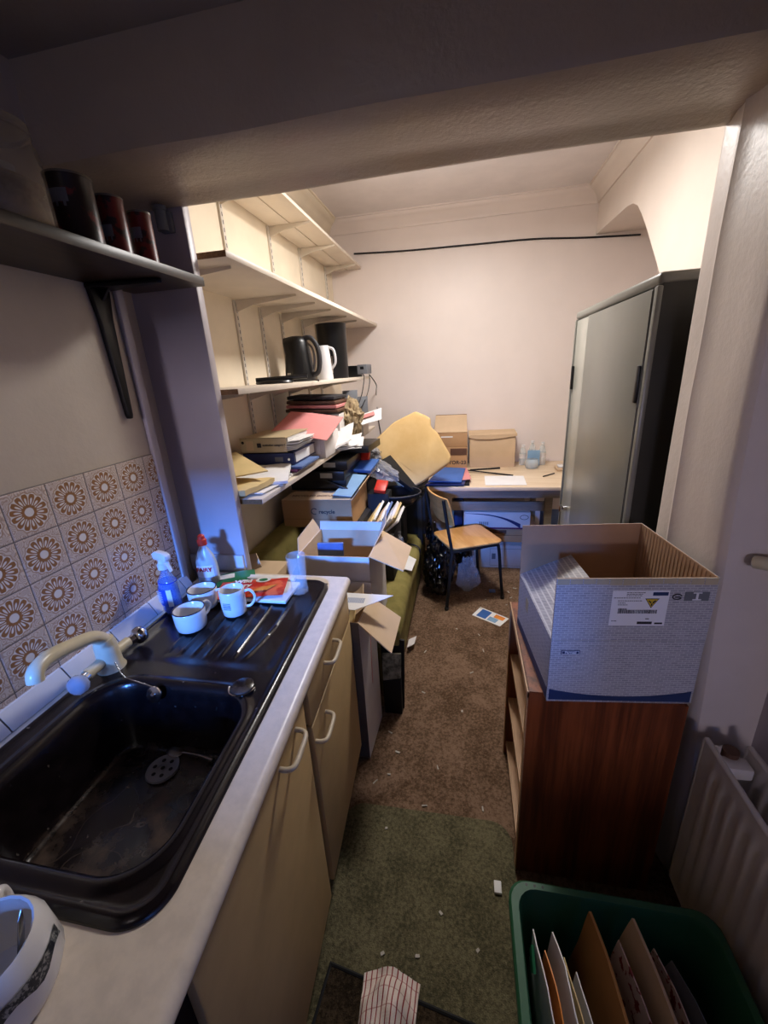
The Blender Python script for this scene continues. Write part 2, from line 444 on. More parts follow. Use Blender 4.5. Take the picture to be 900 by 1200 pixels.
for A, B in zip(rings, rings[1:]):
    for j in range(len(A)): b.face([A[j], A[(j+1) % len(A)], B[(j+1) % len(A)], B[j]])
b.face(rings[-1]); bmesh.ops.recalc_face_normals(b.bm, faces=b.bm.faces[:])
struct(b.build('wall_right_pier', 'reveal'))
struct(MB().box(.78, .9, -1.9, 1.02, 0, 2.42).build('wall_right_kitchen', 'pier'))
# unseen rear kitchen wall; windows sized, and the second added, to steer daylight
b = MB()
b.box(-1.16, .9, -1.95, -1.85, 0, 1.3).box(-.95, -.38, -1.95, -1.85, 1.3, 1.68).box(-1.16, .9, -1.95, -1.85, 1.95, 2.42).box(-1.16, -.95, -1.95, -1.85, 1.3, 1.95).box(-.38, .15, -1.95, -1.85, 1.3, 1.95).box(.5, .9, -1.95, -1.85, 1.3, 1.95)
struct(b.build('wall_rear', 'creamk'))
for k, (xa, xb) in enumerate(((-.95, -.38), (.15, .5))):
    w = MB(); zs = 1.68 if k == 0 else 1.3
    for x0, x1, z0, z1 in ((xa, xb, zs, zs+.03), (xa, xb, 1.92, 1.95), (xa, xa+.03, zs+.03, 1.92), (xb-.03, xb, zs+.03, 1.92)): w.box(x0, x1, -1.93, -1.88, z0, z1, .005)
    struct(w.build('window_%d' % (k+1), 'white'))
# back room shell
struct(MB().box(XL-.1, XL, 1.345, YB+.1, 0, ZC+.05).build('wall_left', 'cream'))
struct(MB().box(XL-.1, 1.55, YB, YB+.1, 0, ZC+.05).build('wall_back', 'backw'))
b = MB()
b.poly([(.962, y, z) for y, z in ((1.33, 0), (2.1, 0), (2.1, 1.5), (2.50, 1.91), (2.62, 2.04), (2.86, 2.285), (2.95, 2.365), (3.02, 2.42), (3.1, 2.455), (3.2, 2.47), (YB, 2.49), (YB, ZC+.05), (1.33, ZC+.05))], (.5, 0, 0))
struct(b.build('wall_right', 'creamr', angle=25))
struct(MB().box(1.42, 1.5, 2.0, YB, 0, 2.6).build('wall_right_alcove', 'backw'))
struct(MB().box(XL-.1, 1.5, 1.33, YB+.1, ZC, ZC+.08).build('ceiling', 'ceil'))
cv = [(0, 0), (.012, 0), (.014, .012), (.02, .018), (.035, .045), (.06, .066), (.085, .076), (.088, .088), (.1, .09), (.1, .10), (0, .10)]
struct(MB().poly([(XL, YB-d, ZC-.1+h) for d, h in cv], (.962-XL, 0, 0)).build('trim_4', 'backw', angle=60))
struct(MB().poly([(XL+d, 1.33, ZC-.1+h) for d, h in cv], (0, YB-1.33, 0)).build('trim_5', 'cream', angle=60))
struct(MB().poly([(.962-d, 1.33, ZC-.1+h) for d, h in cv], (0, YB-1.33, 0)).build('trim_6', 'creamr', angle=60))
# ---------------------------------------------------------------- camera
F, PX, PY, H = 481., 450., 600., 1.6
d = V((545-PX, 430-PY, F)).normalized(); v = V((532-PX, 2007-PY, F)); v = (v - d*v.dot(d)).normalized()
xr = -d.cross(v)
Rw = Matrix((xr, d, -v))                                   # camera (x right, y down, z ahead) -> world
cam = bpy.data.objects.new('camera', bpy.data.cameras.new('camera')); C.objects.link(cam)
cm = Rw @ Matrix(((1,0,0),(0,-1,0),(0,0,-1)))
cam.matrix_world = Matrix.Translation((0,0,H)) @ cm.to_4x4()
cam.data.sensor_width = 36; cam.data.lens = 36*F/1200; cam.data.clip_start = .02
bpy.context.scene.camera = cam
# ---------------------------------------------------------------- light
def lamp(kind, name, loc, energy, col, size, tgt=None, sy=None):
    l = bpy.data.lights.new(name, kind); l.energy = energy; l.color = col
    if kind == 'POINT': l.shadow_soft_size = size
    else:
        l.shape = 'RECTANGLE'; l.size = size; l.size_y = sy or size
    o = bpy.data.objects.new(name, l); C.objects.link(o); o.location = loc
    if tgt: o.rotation_euler = (V(tgt)-V(loc)).to_track_quat('-Z', 'Y').to_euler()
    return o
lamp('AREA', 'back_room_lamp', (0, 2.45, 2.60), LAMP, (1, .965, .93), .3, (0, 2.45, 0))
lamp('POINT', 'back_room_fill', (-.17, 2.45, 2.5), LAMP*.38, (1, .965, .93), .1)  # added second light beside the room lamp, brightens ceiling and cornice
lamp('AREA', 'daylight_high_sky', (-.75, -4.4, 2.50), DAY, (.09, .28, 1), .7, (-.7, 0, 1.5), .22)
lamp('AREA', 'daylight_low_sky', (0, -4.4, 2.09), LOW, (.86, .78, 1), 1.6, (0, 0, 1.6), .22)
lamp('POINT', 'kitchen_fill', (-.45, -.9, 2.1), KL, (1, .87, .88), .1)  # added dim fill behind the camera, lifts the kitchen faces and worktop
wd = bpy.data.worlds.new('world'); bpy.context.scene.world = wd; wd.use_nodes = True
wd.node_tree.nodes['Background'].inputs[0].default_value = (.25, .35, .8, 1); wd.node_tree.nodes['Background'].inputs[1].default_value = .25
vs = bpy.context.scene.view_settings
vs.view_transform = 'Standard'; vs.look = 'None'; vs.exposure = EXPO; vs.gamma = 1; vs.use_curve_mapping = False
# ================================================================ KITCHEN COUNTER
def W(x, y, z): return (x + (-.065*(y-.75)*(x+.97)/.6 if x > -.97 else 0), y, z)
def plane_y(b, pts, y0, y1): return b.poly([(x, y0, z) for x, z in pts], (0, y1-y0, 0))
SX0, SX1, SY0, SY1 = -.945, -.432, .262, 1.245
b = MB()
nose = [(-.50, .862)] + [(-.388+.018*math.cos(R(a)), .881+.019*math.sin(R(a))) for a in range(-90, 91, 18)] + [(-.50, .9)]
front = [(x if x > -.45 else SX1-.012, z) for x, z in nose]
plane_y(b, front, -.6, 1.285)
b.box(-.985, SX0+.012, -.6, 1.285, .862, .9)
b.box(SX0+.012, SX1-.012, -.6, SY0+.045, .862, .9).box(SX0+.012, SX1-.012, SY1-.012, 1.285, .862, .9)
b.warp(W)
tag(b.build('worktop', 'worktop', angle=50), 'pale laminate worktop with rounded front edge around the dark sink', 'worktop')
# sink: basin and drainer in one moulded sheet
def rr_sdf(x, y, x0, x1, y0, y1, r):
    dx = abs(x-(x0+x1)/2)-(x1-x0)/2+r; dy = abs(y-(y0+y1)/2)-(y1-y0)/2+r
    return math.hypot(max(dx,0), max(dy,0)) + min(max(dx,dy),0) - r
def sm(a, b_, x):
    t = max(0, min(1, (x-a)/(b_-a))); return t*t*(3-2*t)
BX0, BX1, BY0, BY1 = -.868, -.482, .315, .692
RIDGES = [-.555, -.595, -.635, -.675, -.715, -.755, -.795]
def sink_z(x, y):
    s = -rr_sdf(x, y, SX0, SX1, SY0, SY1, .065)
    z = .9025 + .009*sm(-.001, .012, s) - .0045*sm(.014, .026, s)
    dd = -rr_sdf(x, y, BX0, BX1, BY0, BY1, .085)
    z += .004*sm(-.03, -.016, dd)*(1-sm(-.012, 0, dd)) * (1 if y < .74 else 0)
    z -= .165*sm(-.004, .042, dd) + .012*sm(.04, .2, dd)
    if y > .76:
        for k, rx in enumerate(RIDGES):
            xx = rx + (.05*((y-1.0)/.25)**2 * -1 + .02 if k == 0 else 0)
            z += .0042*math.exp(-((x-xx)/.0045)**2)*sm(.79, .83, y)*(1-sm(1.12, 1.16, y))
        z -= .004*sm(.76, .8, y)*(1-sm(1.15, 1.19, y))*sm(.03, .06, s)
    return z
b = MB(); nx, ny = 104, 200
grid = []
for i in range(nx+1):
    row = []
    for j in range(ny+1):
        x = SX0 + (SX1-SX0)*i/nx; y = SY0 + (SY1-SY0)*j/ny; r = .065
        cx = min(max(x, SX0+r), SX1-r); cy = min(max(y, SY0+r), SY1-r); ax, ay = x-cx, y-cy
        l = math.hypot(ax, ay); m_ = max(abs(ax), abs(ay))
        if ax and ay and l > 1e-9: x, y = cx + ax*m_/l, cy + ay*m_/l
        row.append(b.bm.verts.new((x, y, sink_z(x, y))))
    grid.append(row)
for i in range(nx):
    for j in range(ny): b.face([grid[i][j], grid[i+1][j], grid[i+1][j+1], grid[i][j+1]])
ring = [grid[i][0] for i in range(nx)] + [grid[nx][j] for j in range(ny)] + [grid[i][ny] for i in range(nx, 0, -1)] + [grid[0][j] for j in range(ny, 0, -1)]
low = [b.bm.verts.new((v_.co.x, v_.co.y, .895)) for v_ in ring]
for k in range(len(ring)): b.face([ring[k], low[k], low[(k+1) % len(ring)], ring[(k+1) % len(ring)]])
b.warp(W)
sk = thing('kitchen_sink', 'dark brown inset sink with ridged drainer set in the pale worktop', 'sink', (-.69, .75, .9))
# lime scale and wear on the basin floor
m, pb = begin('sink_composite'); vec, x_, y_, z_ = coords()
f = ss(nz(vec, 9, 5, .65), .42, .66) * ss(z_, .032, .012)
sc2 = ss(((nz(vec, 5, 2) * 9).fr() - .5).ab(), .03, .0) * ss(z_, .03, .012) * .5
base = mixc(f * .75, mixc(ss(nz(vec, 30, 4), .35, .7), lin('#100b0d'), lin('#1b1416')), lin('#5e4d42'))
base = mixc(ss(nz(vec, 75, 2), .72, .78) * .4, base, lin('#8a8078'))
E.nt.links.new(mixc(sc2 * .6, base, lin('#6a5a52')).v, pb.inputs['Base Color'])
pb.inputs['Specular IOR Level'].default_value = .5
rr_ = f * .3 + .22; E.nt.links.new(rr_.v, pb.inputs['Roughness']); bump(pb, nz(vec, 220, 3), .15, .001)
M['sinkc'] = m
b.build('basin_and_drainer', 'sinkc', sk, angle=60)
b = MB(); cz = sink_z(-.693, .605) + .001
b.lathe([(.001, .001), (.014, .001), (.013, .003), (.031, .0035), (.036, .005), (.038, .001), (.038, 0)], (-.693, .605, cz), 40)
b.m = 1
for k in range(6):
    a = k*PI/3; b.lathe([(0, .0046), (.0048, .0046)], (-.693+.021*math.cos(a), .605+.021*math.sin(a), cz), 14)
b.lathe([(0, .0046), (.005, .0046)], (-.693, .605, cz), 14)
wst = b.build('plughole', ['pewter', 'black'], sk); wst['label'] = 'silvery strainer plughole'
b = MB().lathe([(0, .010), (.02, .0095), (.027, .006), (.029, .001), (.029, -.002)], (-.512, .705, .9105), 32)
cp = b.build('overflow_cap', 'sinkc', sk)
MB().tube([(-.512+.031*math.cos(R(a)), .705+.031*math.sin(R(a)), .9135) for a in range(190, 361, 10)], .0022, 6).build('chrome_rim', 'chrome', cp)
# teaspoon in the basin
z0 = sink_z(-.62, .63)
def spoon(L, mt, a, base, tilt=0, bowl=.02):
    b = MB(); b.blob((0, 0, .004), (bowl*1.5, bowl, .004), 3, 0)
    b.tube([(bowl*1.3, 0, .005), (bowl*2.2, 0, .007), (L*.6, 0, .010), (L, 0, .006)], [.0028, .0024, .0026, .005], 8)
    Xf = Matrix.Translation(base) @ Matrix.Rotation(a, 4, 'Z') @ Matrix.Rotation(tilt, 4, 'Y')
    for v_ in b.bm.verts: v_.co = Xf @ v_.co
    return b
tag(spoon(.11, 'steel', R(-6), (-.69, .648, z0+.003), 0, .016).build('teaspoon', 'steel'), 'steel teaspoon lying in the sink beside the plughole', 'spoon')
# mixer tap
tp = thing('mixer_tap', 'cream swan-neck mixer tap at the back of the sink', 'tap', (-.903, .735, .905))
b = MB().lathe([(0, -.004), (.034, -.004), (.034, .002), (.029, .012), (.027, .05), (.026, .075), (.022, .088), (0, .092)], (-.903, .735, .906), 28)
b.tube([(-.903, .665, .938), (-.903, .735, .94), (-.903, .80, .938)], .014, 14)
b.build('tap_body', 'tapcream', tp)
pth = spline([(-.903, .737, .965), (-.902, .733, .99), (-.898, .705, 1.02), (-.888, .64, 1.043), (-.876, .585, 1.058), (-.868, .555, 1.058), (-.864, .542, 1.05), (-.863, .538, 1.036)], 6)
MB().tube(pth, [.021 - .005*min(1, i/12) for i in range(len(pth))], 14).build('spout', 'tapcream', tp, 60)
for yy, mt, nm, sg in ((.655, 'acrylic', 'tap_knob', -1), (.812, 'chrome', 'tap_knob', 1)):
    Xf = Matrix.Translation((-.898, yy, .938)) @ Matrix.Rotation(R(-90*sg), 4, 'X') @ Matrix.Rotation(R(12), 4, 'Y')
    k = MB().lathe([(.008, -.012), (.012, -.01), (.013, .002), (.009, .006)], (0, 0, 0), 20, X=Xf).build('tap_spindle', 'chrome', tp)
    k2 = MB().lathe([(0, .006), (.016, .006), (.023, .012), (.025, .022), (.021, .032), (.012, .037), (0, .038)], (0, 0, 0), 10 if sg < 0 else 24, X=Xf).build(nm, mt, tp, 60)
    k2['label'] = 'clear acrylic tap knob' if sg < 0 else 'chrome tap knob'
# plug on its bead chain
ch = spline([(-.872, .72, .935), (-.862, .716, .916), (-.83, .70, .9105), (-.79, .692, .909), (-.755, .688, .905), (-.735, .686, .898)], 6)
pl = thing('sink_plug', 'small sink plug on a silver bead chain from the tap', 'plug', (-.73, .685, .885))
b = MB()
n_ = 60
import itertools
def along(P, t):
    k = t*(len(P)-1); i = min(int(k), len(P)-2); return P[i].lerp(P[i+1], k-i)
for i in range(n_): b.lathe([(0, -.0018), (.0018, 0), (0, .0018)], along(ch, i/(n_-1)), 6)
b.build('bead_chain', 'chrome', pl, 80)
Xf = Matrix.Translation((-.728, .674, .895)) @ Matrix.Rotation(R(70), 4, 'X')
b = MB().lathe([(0, -.004), (.017, -.004), (.02, .004), (.019, .007), (.006, .008), (.004, .013), (0, .014)], (0,0,0), 24, X=Xf); b.build('stopper', 'chrome', pl)
# ---------------------------------------------------------------- base units under the worktop
FX = -.4
def unit(label, y0, y1, fronts, gp='kitchen base units'):
    t = thing('base_cabinet', label, 'cabinet', (FX-.25, (y0+y1)/2, 0), None, gp)
    b = MB().box(-.93, FX-.002, y0, y0+.018, .10, .862).box(-.93, FX-.002, y1-.018, y1, .10, .862).box(-.93, FX-.002, y0+.018, y1-.018, .10, .118).box(-.93, -.92, y0+.018, y1-.018, .118, .862).box(-.93, FX-.06, y0, y1, 0, .10); b.warp(W); b.build('carcass', 'carcass', t)
    for nm, a0, a1, z0, z1, hy0, hy1, hz in fronts:
        b = MB().box(FX, FX+.018, a0, a1, z0, z1, .004); b.warp(W); o = b.build(nm, 'door', t)
        b = MB(); X0 = FX+.017
        b.tube(spline([(X0, hy0, hz), (X0+.018, hy0+.001, hz), (X0+.03, hy0+.012, hz), (X0+.032, (hy0+hy1)/2, hz), (X0+.03, hy1-.012, hz), (X0+.018, hy1-.001, hz), (X0, hy1, hz)], 5), .006, 10); b.warp(W)
        b.build('handle', 'doorh', o, 60)
unit('cream base cabinet below the sink basin with a single tall door', .252, .752, [('door', .256, .742, .115, .855, .575, .675, .832)])
unit('cream base cabinet at the far end with a drawer above its door', .756, 1.27, [('drawer', .776, 1.266, .735, .855, .925, 1.03, .815), ('door', .776, 1.266, .12, .729, .785, .885, .675)])
# ---------------------------------------------------------------- things on the drainer
def mug(name, label, x, y, r, h, ha, rim, gp, z=.909):
    t = thing(name, label, 'mug', (x, y, z), 0, gp)
    b = MB().lathe([(0, .0), (r*.86, 0), (r*.92, .003), (r*.98, h*.3), (r, h*.8), (r, h-.002), (r-.002, h), (r-.004, h-.002), (r-.005, h*.5), (r-.008, .008), (0, .006)], (0,0,0), 40)
    o = b.build('body', 'cer', t, 60)
    if rim: MB().tube([(math.cos(2*PI*k/40)*(r-.0012), math.sin(2*PI*k/40)*(r-.0012), h) for k in range(40)], .0019, 6, closed=True).build('rim', 'cerrim', t)
    c, s = math.cos(ha), math.sin(ha)
    b = MB().tube([(c*q, s*q, w_) for q, w_ in [(p.x, p.z) for p in spline([(r-.003, 0, h*.82), (r+.015, 0, h*.86), (r+.027, 0, h*.66), (r+.026, 0, h*.42), (r+.012, 0, h*.22), (r-.003, 0, h*.2)], 5)]], .0045, 8)
    b.build('handle', 'cer', t, 60)
    return t
mug('mug', 'squat white mug with dark rim nearest the sink', -.797, .925, .045, .062, R(75), True, 'squat dark-rimmed mugs on the drainer')
mug('mug', 'squat white mug with dark rim beside the washing-up liquid bottle', -.83, 1.04, .045, .064, R(12), True, 'squat dark-rimmed mugs on the drainer')
t = mug('mug', 'taller white mug in front of the red wipes packet', -.705, 1.012, .038, .084, R(20), False, None)
b = MB()
for k in range(5): b.box(-.012, .012, -.0392+.0004*abs(k-2), -.0378, .03+k*.005, .032+k*.005)
b.build('printed_mark', 'bluef', t)
t = thing('spray_bottle', 'clear trigger spray bottle of blue cleaner against the tiles', 'spray bottle', (-.918, 1.005, .908), R(-20))
pr = [(0, 0), (.033, 0), (.036, .006), (.036, .085), (.033, .105), (.022, .125), (.0135, .14), (.0135, .155)]
MB().lathe(pr, (0,0,0), 32, 1, .78).build('bottle', 'bottle', t, 60)
MB().lathe([(0, .003), (.031, .003), (.033, .008), (.033, .07), (.0325, .108), (0, .108)], (0,0,0), 32, 1, .78).build('cleaning_liquid', 'liquid', t, 60)
b = MB(); 
for k in range(9):
    a0, a1 = R(-150+k*13.33), R(-150+(k+1)*13.33); p = [(.0372*math.cos(a), .0372*.78*math.sin(a)) for a in (a0, a1)]
    b.m = 1 if k >= 7 else 0
    b.face([b.bm.verts.new(q) for q in ((*p[0], .03), (*p[1], .03), (*p[1], .088), (*p[0], .088))])
b.m = 1
for k in range(7):
    b.box(-.019, .004, -.0305-.0005, -.0288, .078-k*.006, .0795-k*.006)
M['bluelab'] = mat('blue_label', '#2a4fb8', .4, .06)
b.build('label', ['bluelab', 'label'], t)
b = MB().lathe([(0, .15), (.017, .15), (.017, .166), (.013, .17), (.011, .182), (0, .182)], (0,0,0), 24)
b.poly([(-.033, -.010, .178), (.030, -.010, .178), (.036, -.010, .187), (.036, -.010, .2), (.02, -.010, .206), (-.02, -.010, .206), (-.036, -.010, .196)], (0, .02, 0), .003)
b.build('spray_head', 'white', t)
MB().poly([(.022, -.005, .18), (.03, -.005, .18), (.033, -.005, .165), (.041, -.005, .148), (.036, -.005, .145), (.026, -.005, .162)], (0, .01, 0), .002).build('trigger', 'white', t)
t = thing('washing_up_bottle', 'milky washing-up liquid bottle with a red cap by the pier', 'bottle', (-.895, 1.175, .908), R(8))
MB().lathe([(0, 0), (.036, 0), (.039, .006), (.0385, .06), (.037, .09), (.030, .118), (.019, .138), (.012, .15), (.011, .158)], (0,0,0), 36, 1, .62).build('bottle', 'fairy', t, 60)
MB().lathe([(0, .156), (.0155, .156), (.016, .175), (.012, .18), (.0115, .19), (.007, .194), (0, .194)], (0,0,0), 24).build('cap', 'red', t)
lb = MB()
for k in range(8):
    p = [(.0392*math.cos(a), .0392*.63*math.sin(a)) for a in (R(-140+k*12.5), R(-140+(k+1)*12.5))]
    lb.face([lb.bm.verts.new(q) for q in ((*p[0], .04), (*p[1], .04), (*p[1], .085), (*p[0], .085))])
lb = lb.build('label', 'label', t)
lettering('FAIRY', .021, 'red', lb, (.0, -.0252, .07), (1, 0, 0), (0, 0, 1), bold=.0006)
# wipes, tray and green packet
t = thing('wipes_packet', 'red and orange packet of cleaning wipes on the drainer', 'wipes packet', (-.705, 1.125, .925), R(14))
b = MB()
def pil(a, c):
    x, y = (2*a-1)*.115, (2*c-1)*.058
    h = .012*(1-(2*a-1)**4)*(1-(2*c-1)**4)
    return (x, y, .004+h+.0015*noise.noise(V((a*7, c*5, 1))))
b.sheet(pil, 24, 14, .002); b.build('wrapper', 'redp', t, 70)
lettering('Wild\nBerry', .03, 'paper', t, (-.033, .012, .0185), (1, 0, 0), (0, 1, 0), bold=.0012)
o = MB().lathe([(0, .0185), (.026, .0180)], (.035, .03, 0), 24, 1, .65).build('flavour_badge', 'paper', t)
MB().lathe([(0, .0192), (.015, .0192), (.015, .0186)], (.035, .03, 0), 20, 1, .6).build('green_seal', 'green', o)
MB().poly([(.0, -.045, .0165), (.06, -.042, .0165), (.09, -.01, .0165), (.04, -.02, .0175)], (0, 0, .0015)).build('orange_flash', 'orange', t)
b = MB().box(-.805, -.56, 1.07, 1.20, .909, .921, .004); tag(b.build('flat_tray', 'white'), 'white flat tray beneath the red wipes packet', 'tray')
t = thing('wipes_packet', 'green packet lying behind the mugs beside the red wipes', 'packet', (-.82, 1.215, .911), R(30))
b = MB().sheet(lambda a, c: ((2*a-1)*.07, (2*c-1)*.045, .004 + .013*(1-(2*a-1)**4)*(1-(2*c-1)**4)), 14, 10, .002); b.build('wrapper', 'green', t, 70)
MB().box(-.05, .0, -.02, .015, .0165, .0185).build('label', 'label', t)
b = MB().box(-.80, -.59, 1.205, 1.235, .909, .924, .003); tag(b.build('paper_pad', 'paper'), 'white pad lying behind the red wipes packet', 'pad')
# tumbler
X = None
b = MB().lathe([(0, 0), (.026, 0), (.029, .003), (.027, .012), (.0265, .02), (.0325, .135), (.031, .1365), (.0295, .134), (.0238, .026), (.020, .022), (0, .020)], (-.545, 1.155, .909), 40)
for v_ in b.bm.verts:
    if v_.co.z < .93:
        a = math.atan2(v_.co.y-1.155, v_.co.x+.545); k = 1+.04*math.cos(a*9); v_.co.x = -.545+(v_.co.x+.545)*k; v_.co.y = 1.155+(v_.co.y-1.155)*k
t_ = b.build('drinking_glass', 'glass', None, 60); tag(t_, 'clear drinking glass with thick base at the far drainer end', 'drinking glass')
# two-handled white pot with a patterned band, a knife standing in it
t = thing('sugar_bowl', 'large white two-handled pot with a dark patterned band on the worktop', 'pot', (-.548, .185, .9), 0)
n8 = 8
b = MB().lathe([(0, 0), (.05, 0), (.058, .004), (.069, .03), (.0655, .075), (.058, .092), (.0545, .096), (.052, .094), (.055, .085), (.062, .05), (.05, .012), (0, .008)], (0,0,0), 24)
b.build('body', 'cer', t, 40)
b = MB()
for k in range(16):
    a0, a1 = R(-75+k*7.5), R(-75+(k+1)*7.5)
    b.face([b.bm.verts.new((r*math.cos(a), r*math.sin(a), z)) for r, a, z in ((.0688, a0, .052+.006*math.sin(k)), (.0688, a1, .052+.006*math.sin(k+1)), (.067, a1, .07), (.067, a0, .07))])
b.build('patterned_band', 'cerband', t)
for a, g in ((R(-62), 1), (R(128), .6)):
    c, s = math.cos(a), math.sin(a)
    MB().tube([(c*(.062+(p.x-.062)*g), s*(.062+(p.x-.062)*g), p.z) for p in spline([(.062, 0, .078), (.078, 0, .086), (.094, 0, .074), (.094, 0, .05), (.08, 0, .034), (.064, 0, .034)], 5)], .0062, 10).build('handle', 'cer', t, 60)
b = MB().poly([(0, -.008, 0), (.001, .008, 0), (.001, .010, .1), (.001, .0, .135), (0, -.006, .125)], (.0018, 0, 0), .0005)
Xf = Matrix.Translation((-.525, .19, .915)) @ Matrix.Rotation(R(-8), 4, 'X') @ Matrix.Rotation(R(14), 4, 'Y') @ Matrix.Rotation(R(35), 4, 'Z')
for v_ in b.bm.verts: v_.co = Xf @ v_.co
tag(b.build('table_knife', 'steel'), 'steel knife standing in the two-handled white pot', 'knife')
# ---------------------------------------------------------------- wall shelf over the sink
t = thing('wall_shelf', 'dark wooden shelf over the tiles carrying cans and a jar', 'shelf', (-.88, .6, 1.86))
MB().box(-1.0, -.758, -.4, 1.25, 1.868, 1.892, .002).build('shelf_board', 'kshelf', t)
for yy in (1.1, -.1):
    b = MB()
    b.poly([(-.999, yy-.036, 1.867), (-.999, yy+.036, 1.867), (-.999, yy+.022, 1.78), (-.999, yy+.009, 1.52), (-.999, yy+.005, 1.508), (-.999, yy-.005, 1.508), (-.999, yy-.009, 1.52), (-.999, yy-.022, 1.78)], (.016, 0, 0), .003)
    b.poly([(-.999, yy-.036, 1.867), (-.999, yy+.036, 1.867), (-.80, yy+.007, 1.867), (-.79, yy, 1.867), (-.80, yy-.007, 1.867)], (0, 0, -.012), .002)
    b.poly([(-.99, yy-.004, 1.82), (-.99, yy-.004, 1.86), (-.95, yy-.004, 1.86)], (0, .008, 0))
    b.build('shelf_bracket', 'black', t)
def can(label, x, y, r, h, m1, bandz, gp='food cans on the dark shelf'):
    t = thing('food_can', label, 'can', (x, y, 1.892), R(-60), gp)
    MB().lathe([(0, 0), (r*.97, 0), (r, .003), (r, .006), (r*.975, .009), (r*.975, h-.009), (r, h-.006), (r, h-.002), (r*.97, h)], (0,0,0), 36).build('can_body', m1, t, 40)
    MB().lathe([(0, h-.004), (r*.93, h-.004), (r*.95, h-.001), (r*1.01, h), (r*1.01, h-.004)], (0,0,0), 36).build('lid', 'tin', t)
    b = MB()
    for k in range(14):
        a0, a1 = R(-95+k*7), R(-95+(k+1)*7); q = r*.982
        w_ = .012 if k % 3 else .02
        b.face([b.bm.verts.new((q*math.cos(a), q*math.sin(a), z)) for a, z in ((a0, bandz-w_), (a1, bandz-w_), (a1, bandz+.012), (a0, bandz+.012))])
    b.build('label_band', 'greyf', t)
can('widest dark can with a reddish label on the wooden shelf', -.822, .905, .044, .128, 'can', .085)
can('red can between two others on the wooden shelf', -.815, 1.0, .031, .122, 'canred', .05)
can('smallest red can on the far end of the wooden shelf', -.81, 1.09, .027, .118, 'canred', .07)
t = thing('storage_jar', 'large clear glass jar at the left of the dark shelf', 'jar', (-.83, .765, 1.892))
MB().lathe([(0, 0), (.062, 0), (.066, .006), (.066, .12), (.058, .14), (.054, .15), (.054, .155)], (-.83, .765, 1.892), 36).build('jar_body', 'jar', t, 60)
MB().lathe([(.055, .148), (.06, .148), (.06, .162), (0, .165)], (-.83, .765, 1.892), 36).build('lid', 'jar', t, 60)
MB().lathe([(0, .004), (.06, .004), (.06, .07), (.03, .085), (0, .088)], (-.83, .765, 1.892), 30).build('dry_contents', 'tan', t, 60)
t = thing('food_carton', 'narrow red and white carton behind the clear jar on the shelf', 'carton', (-.9, .845, 1.892))
MB().box(-.925, -.885, .82, .85, 1.892, 2.03, .002).build('carton_body', 'paper', t)
MB().box(-.927, -.884, .819, .849, 1.93, 2.0).build('red_label', 'red', t)
t = thing('pipe_clip', 'small grey pipe clip fixed high on the left pier', 'pipe clip', (-.88, 1.3, 2.06))
MB().lathe([(.016, -.03), (.016, .02), (.020, .022), (.020, .032), (0, .034)], (-.885, 1.288, 2.062), 16).build('clip_body', 'greyf', t)
MB().box(-.90, -.86, 1.296, 1.312, 2.03, 2.085, .003).build('back_plate', 'greyf', t)
# ================================================================ RIGHT SIDE OF THE KITCHEN
t = thing('bookcase', 'low brown veneer bookcase with open shelves carrying the printed carton', 'bookcase', (.375, 1.2, 0))
x0, x1, y0, y1, zt = .178, .575, .963, 1.432, .738
def edge(b, *a): b.m = 1; b.box(*a); b.m = 0
for ya in (y0, y1-.02):
    b = MB().box(x0+.002, x1, ya, ya+.02, 0, zt); edge(b, x0-.001, x0+.003, ya, ya+.02, 0, zt); b.build('side_panel', ['bcase', 'bedge'], t)
b = MB().box(x0+.002, x1-.008, y0+.001, y1-.001, zt, zt+.004); edge(b, x0-.002, x0+.004, y0, y1, zt-.018, zt+.004)
b.box(x0+.003, x1-.008, y0+.02, y1-.02, zt-.018, zt); b.m = 0; b.build('top', ['bcase', 'bedge'], t)
for z in (.05, .285, .50):
    b = MB().box(x0+.012, x1-.01, y0+.02, y1-.02, z, z+.018); edge(b, x0+.008, x0+.013, y0+.02, y1-.02, z, z+.018); b.build('shelf', ['bedge', 'bedge'], t)
MB().box(x1-.01, x1-.003, y0+.02, y1-.02, .02, zt-.018).build('back_panel', 'bcase', t)
# printed carton on top
t = thing('cardboard_box', 'open carton with grey brick print and navy base on the bookcase', 'box', (.22, .933, .743), R(5.5))
w_, d_, h_, fl, th = .362, .358, .192, .174, .004
def wall(b, *a): b.box(*a)
MB().box(0, w_, 0, d_, 0, .004).build('base', 'boxin', t)
def two(name, bx_, par):
    """card panel: print outside (second box), plain inside"""
    b = MB(); b.box(*bx_[0]); b.m = 1; b.box(*bx_[1]); return b.build(name, ['boxin', 'brick'], par)
two('front_wall', ((0, w_, .0012, th, .004, h_), (0, w_, 0, .0012, 0, h_)), t)
two('back_wall', ((0, w_, d_-th, d_-.0012, .004, h_), (0, w_, d_-.0012, d_, 0, h_)), t)
two('side_wall', ((.0012, th, th, d_-th, .004, h_), (0, .0012, 0, d_, 0, h_)), t)
two('side_wall', ((w_-th, w_-.0012, th, d_-th, .004, h_), (w_-.0012, w_, 0, d_, 0, h_)), t)
ff = two('front_flap', ((0, w_, .0012, th, h_+.001, h_+fl), (0, w_, 0, .0012, h_+.001, h_+fl)), t)
b = MB(); 
for xx in range(12): b.box(.002+xx*.03, .03+xx*.03, -.0006, .0, h_+fl-.016+.002*math.sin(xx), h_+fl)
b.build('tape_strip', 'strap', ff)
two('back_flap', ((0, w_, d_-th, d_-.0012, h_+.001, h_+fl), (0, w_, d_-.0012, d_, h_+.001, h_+fl)), t)
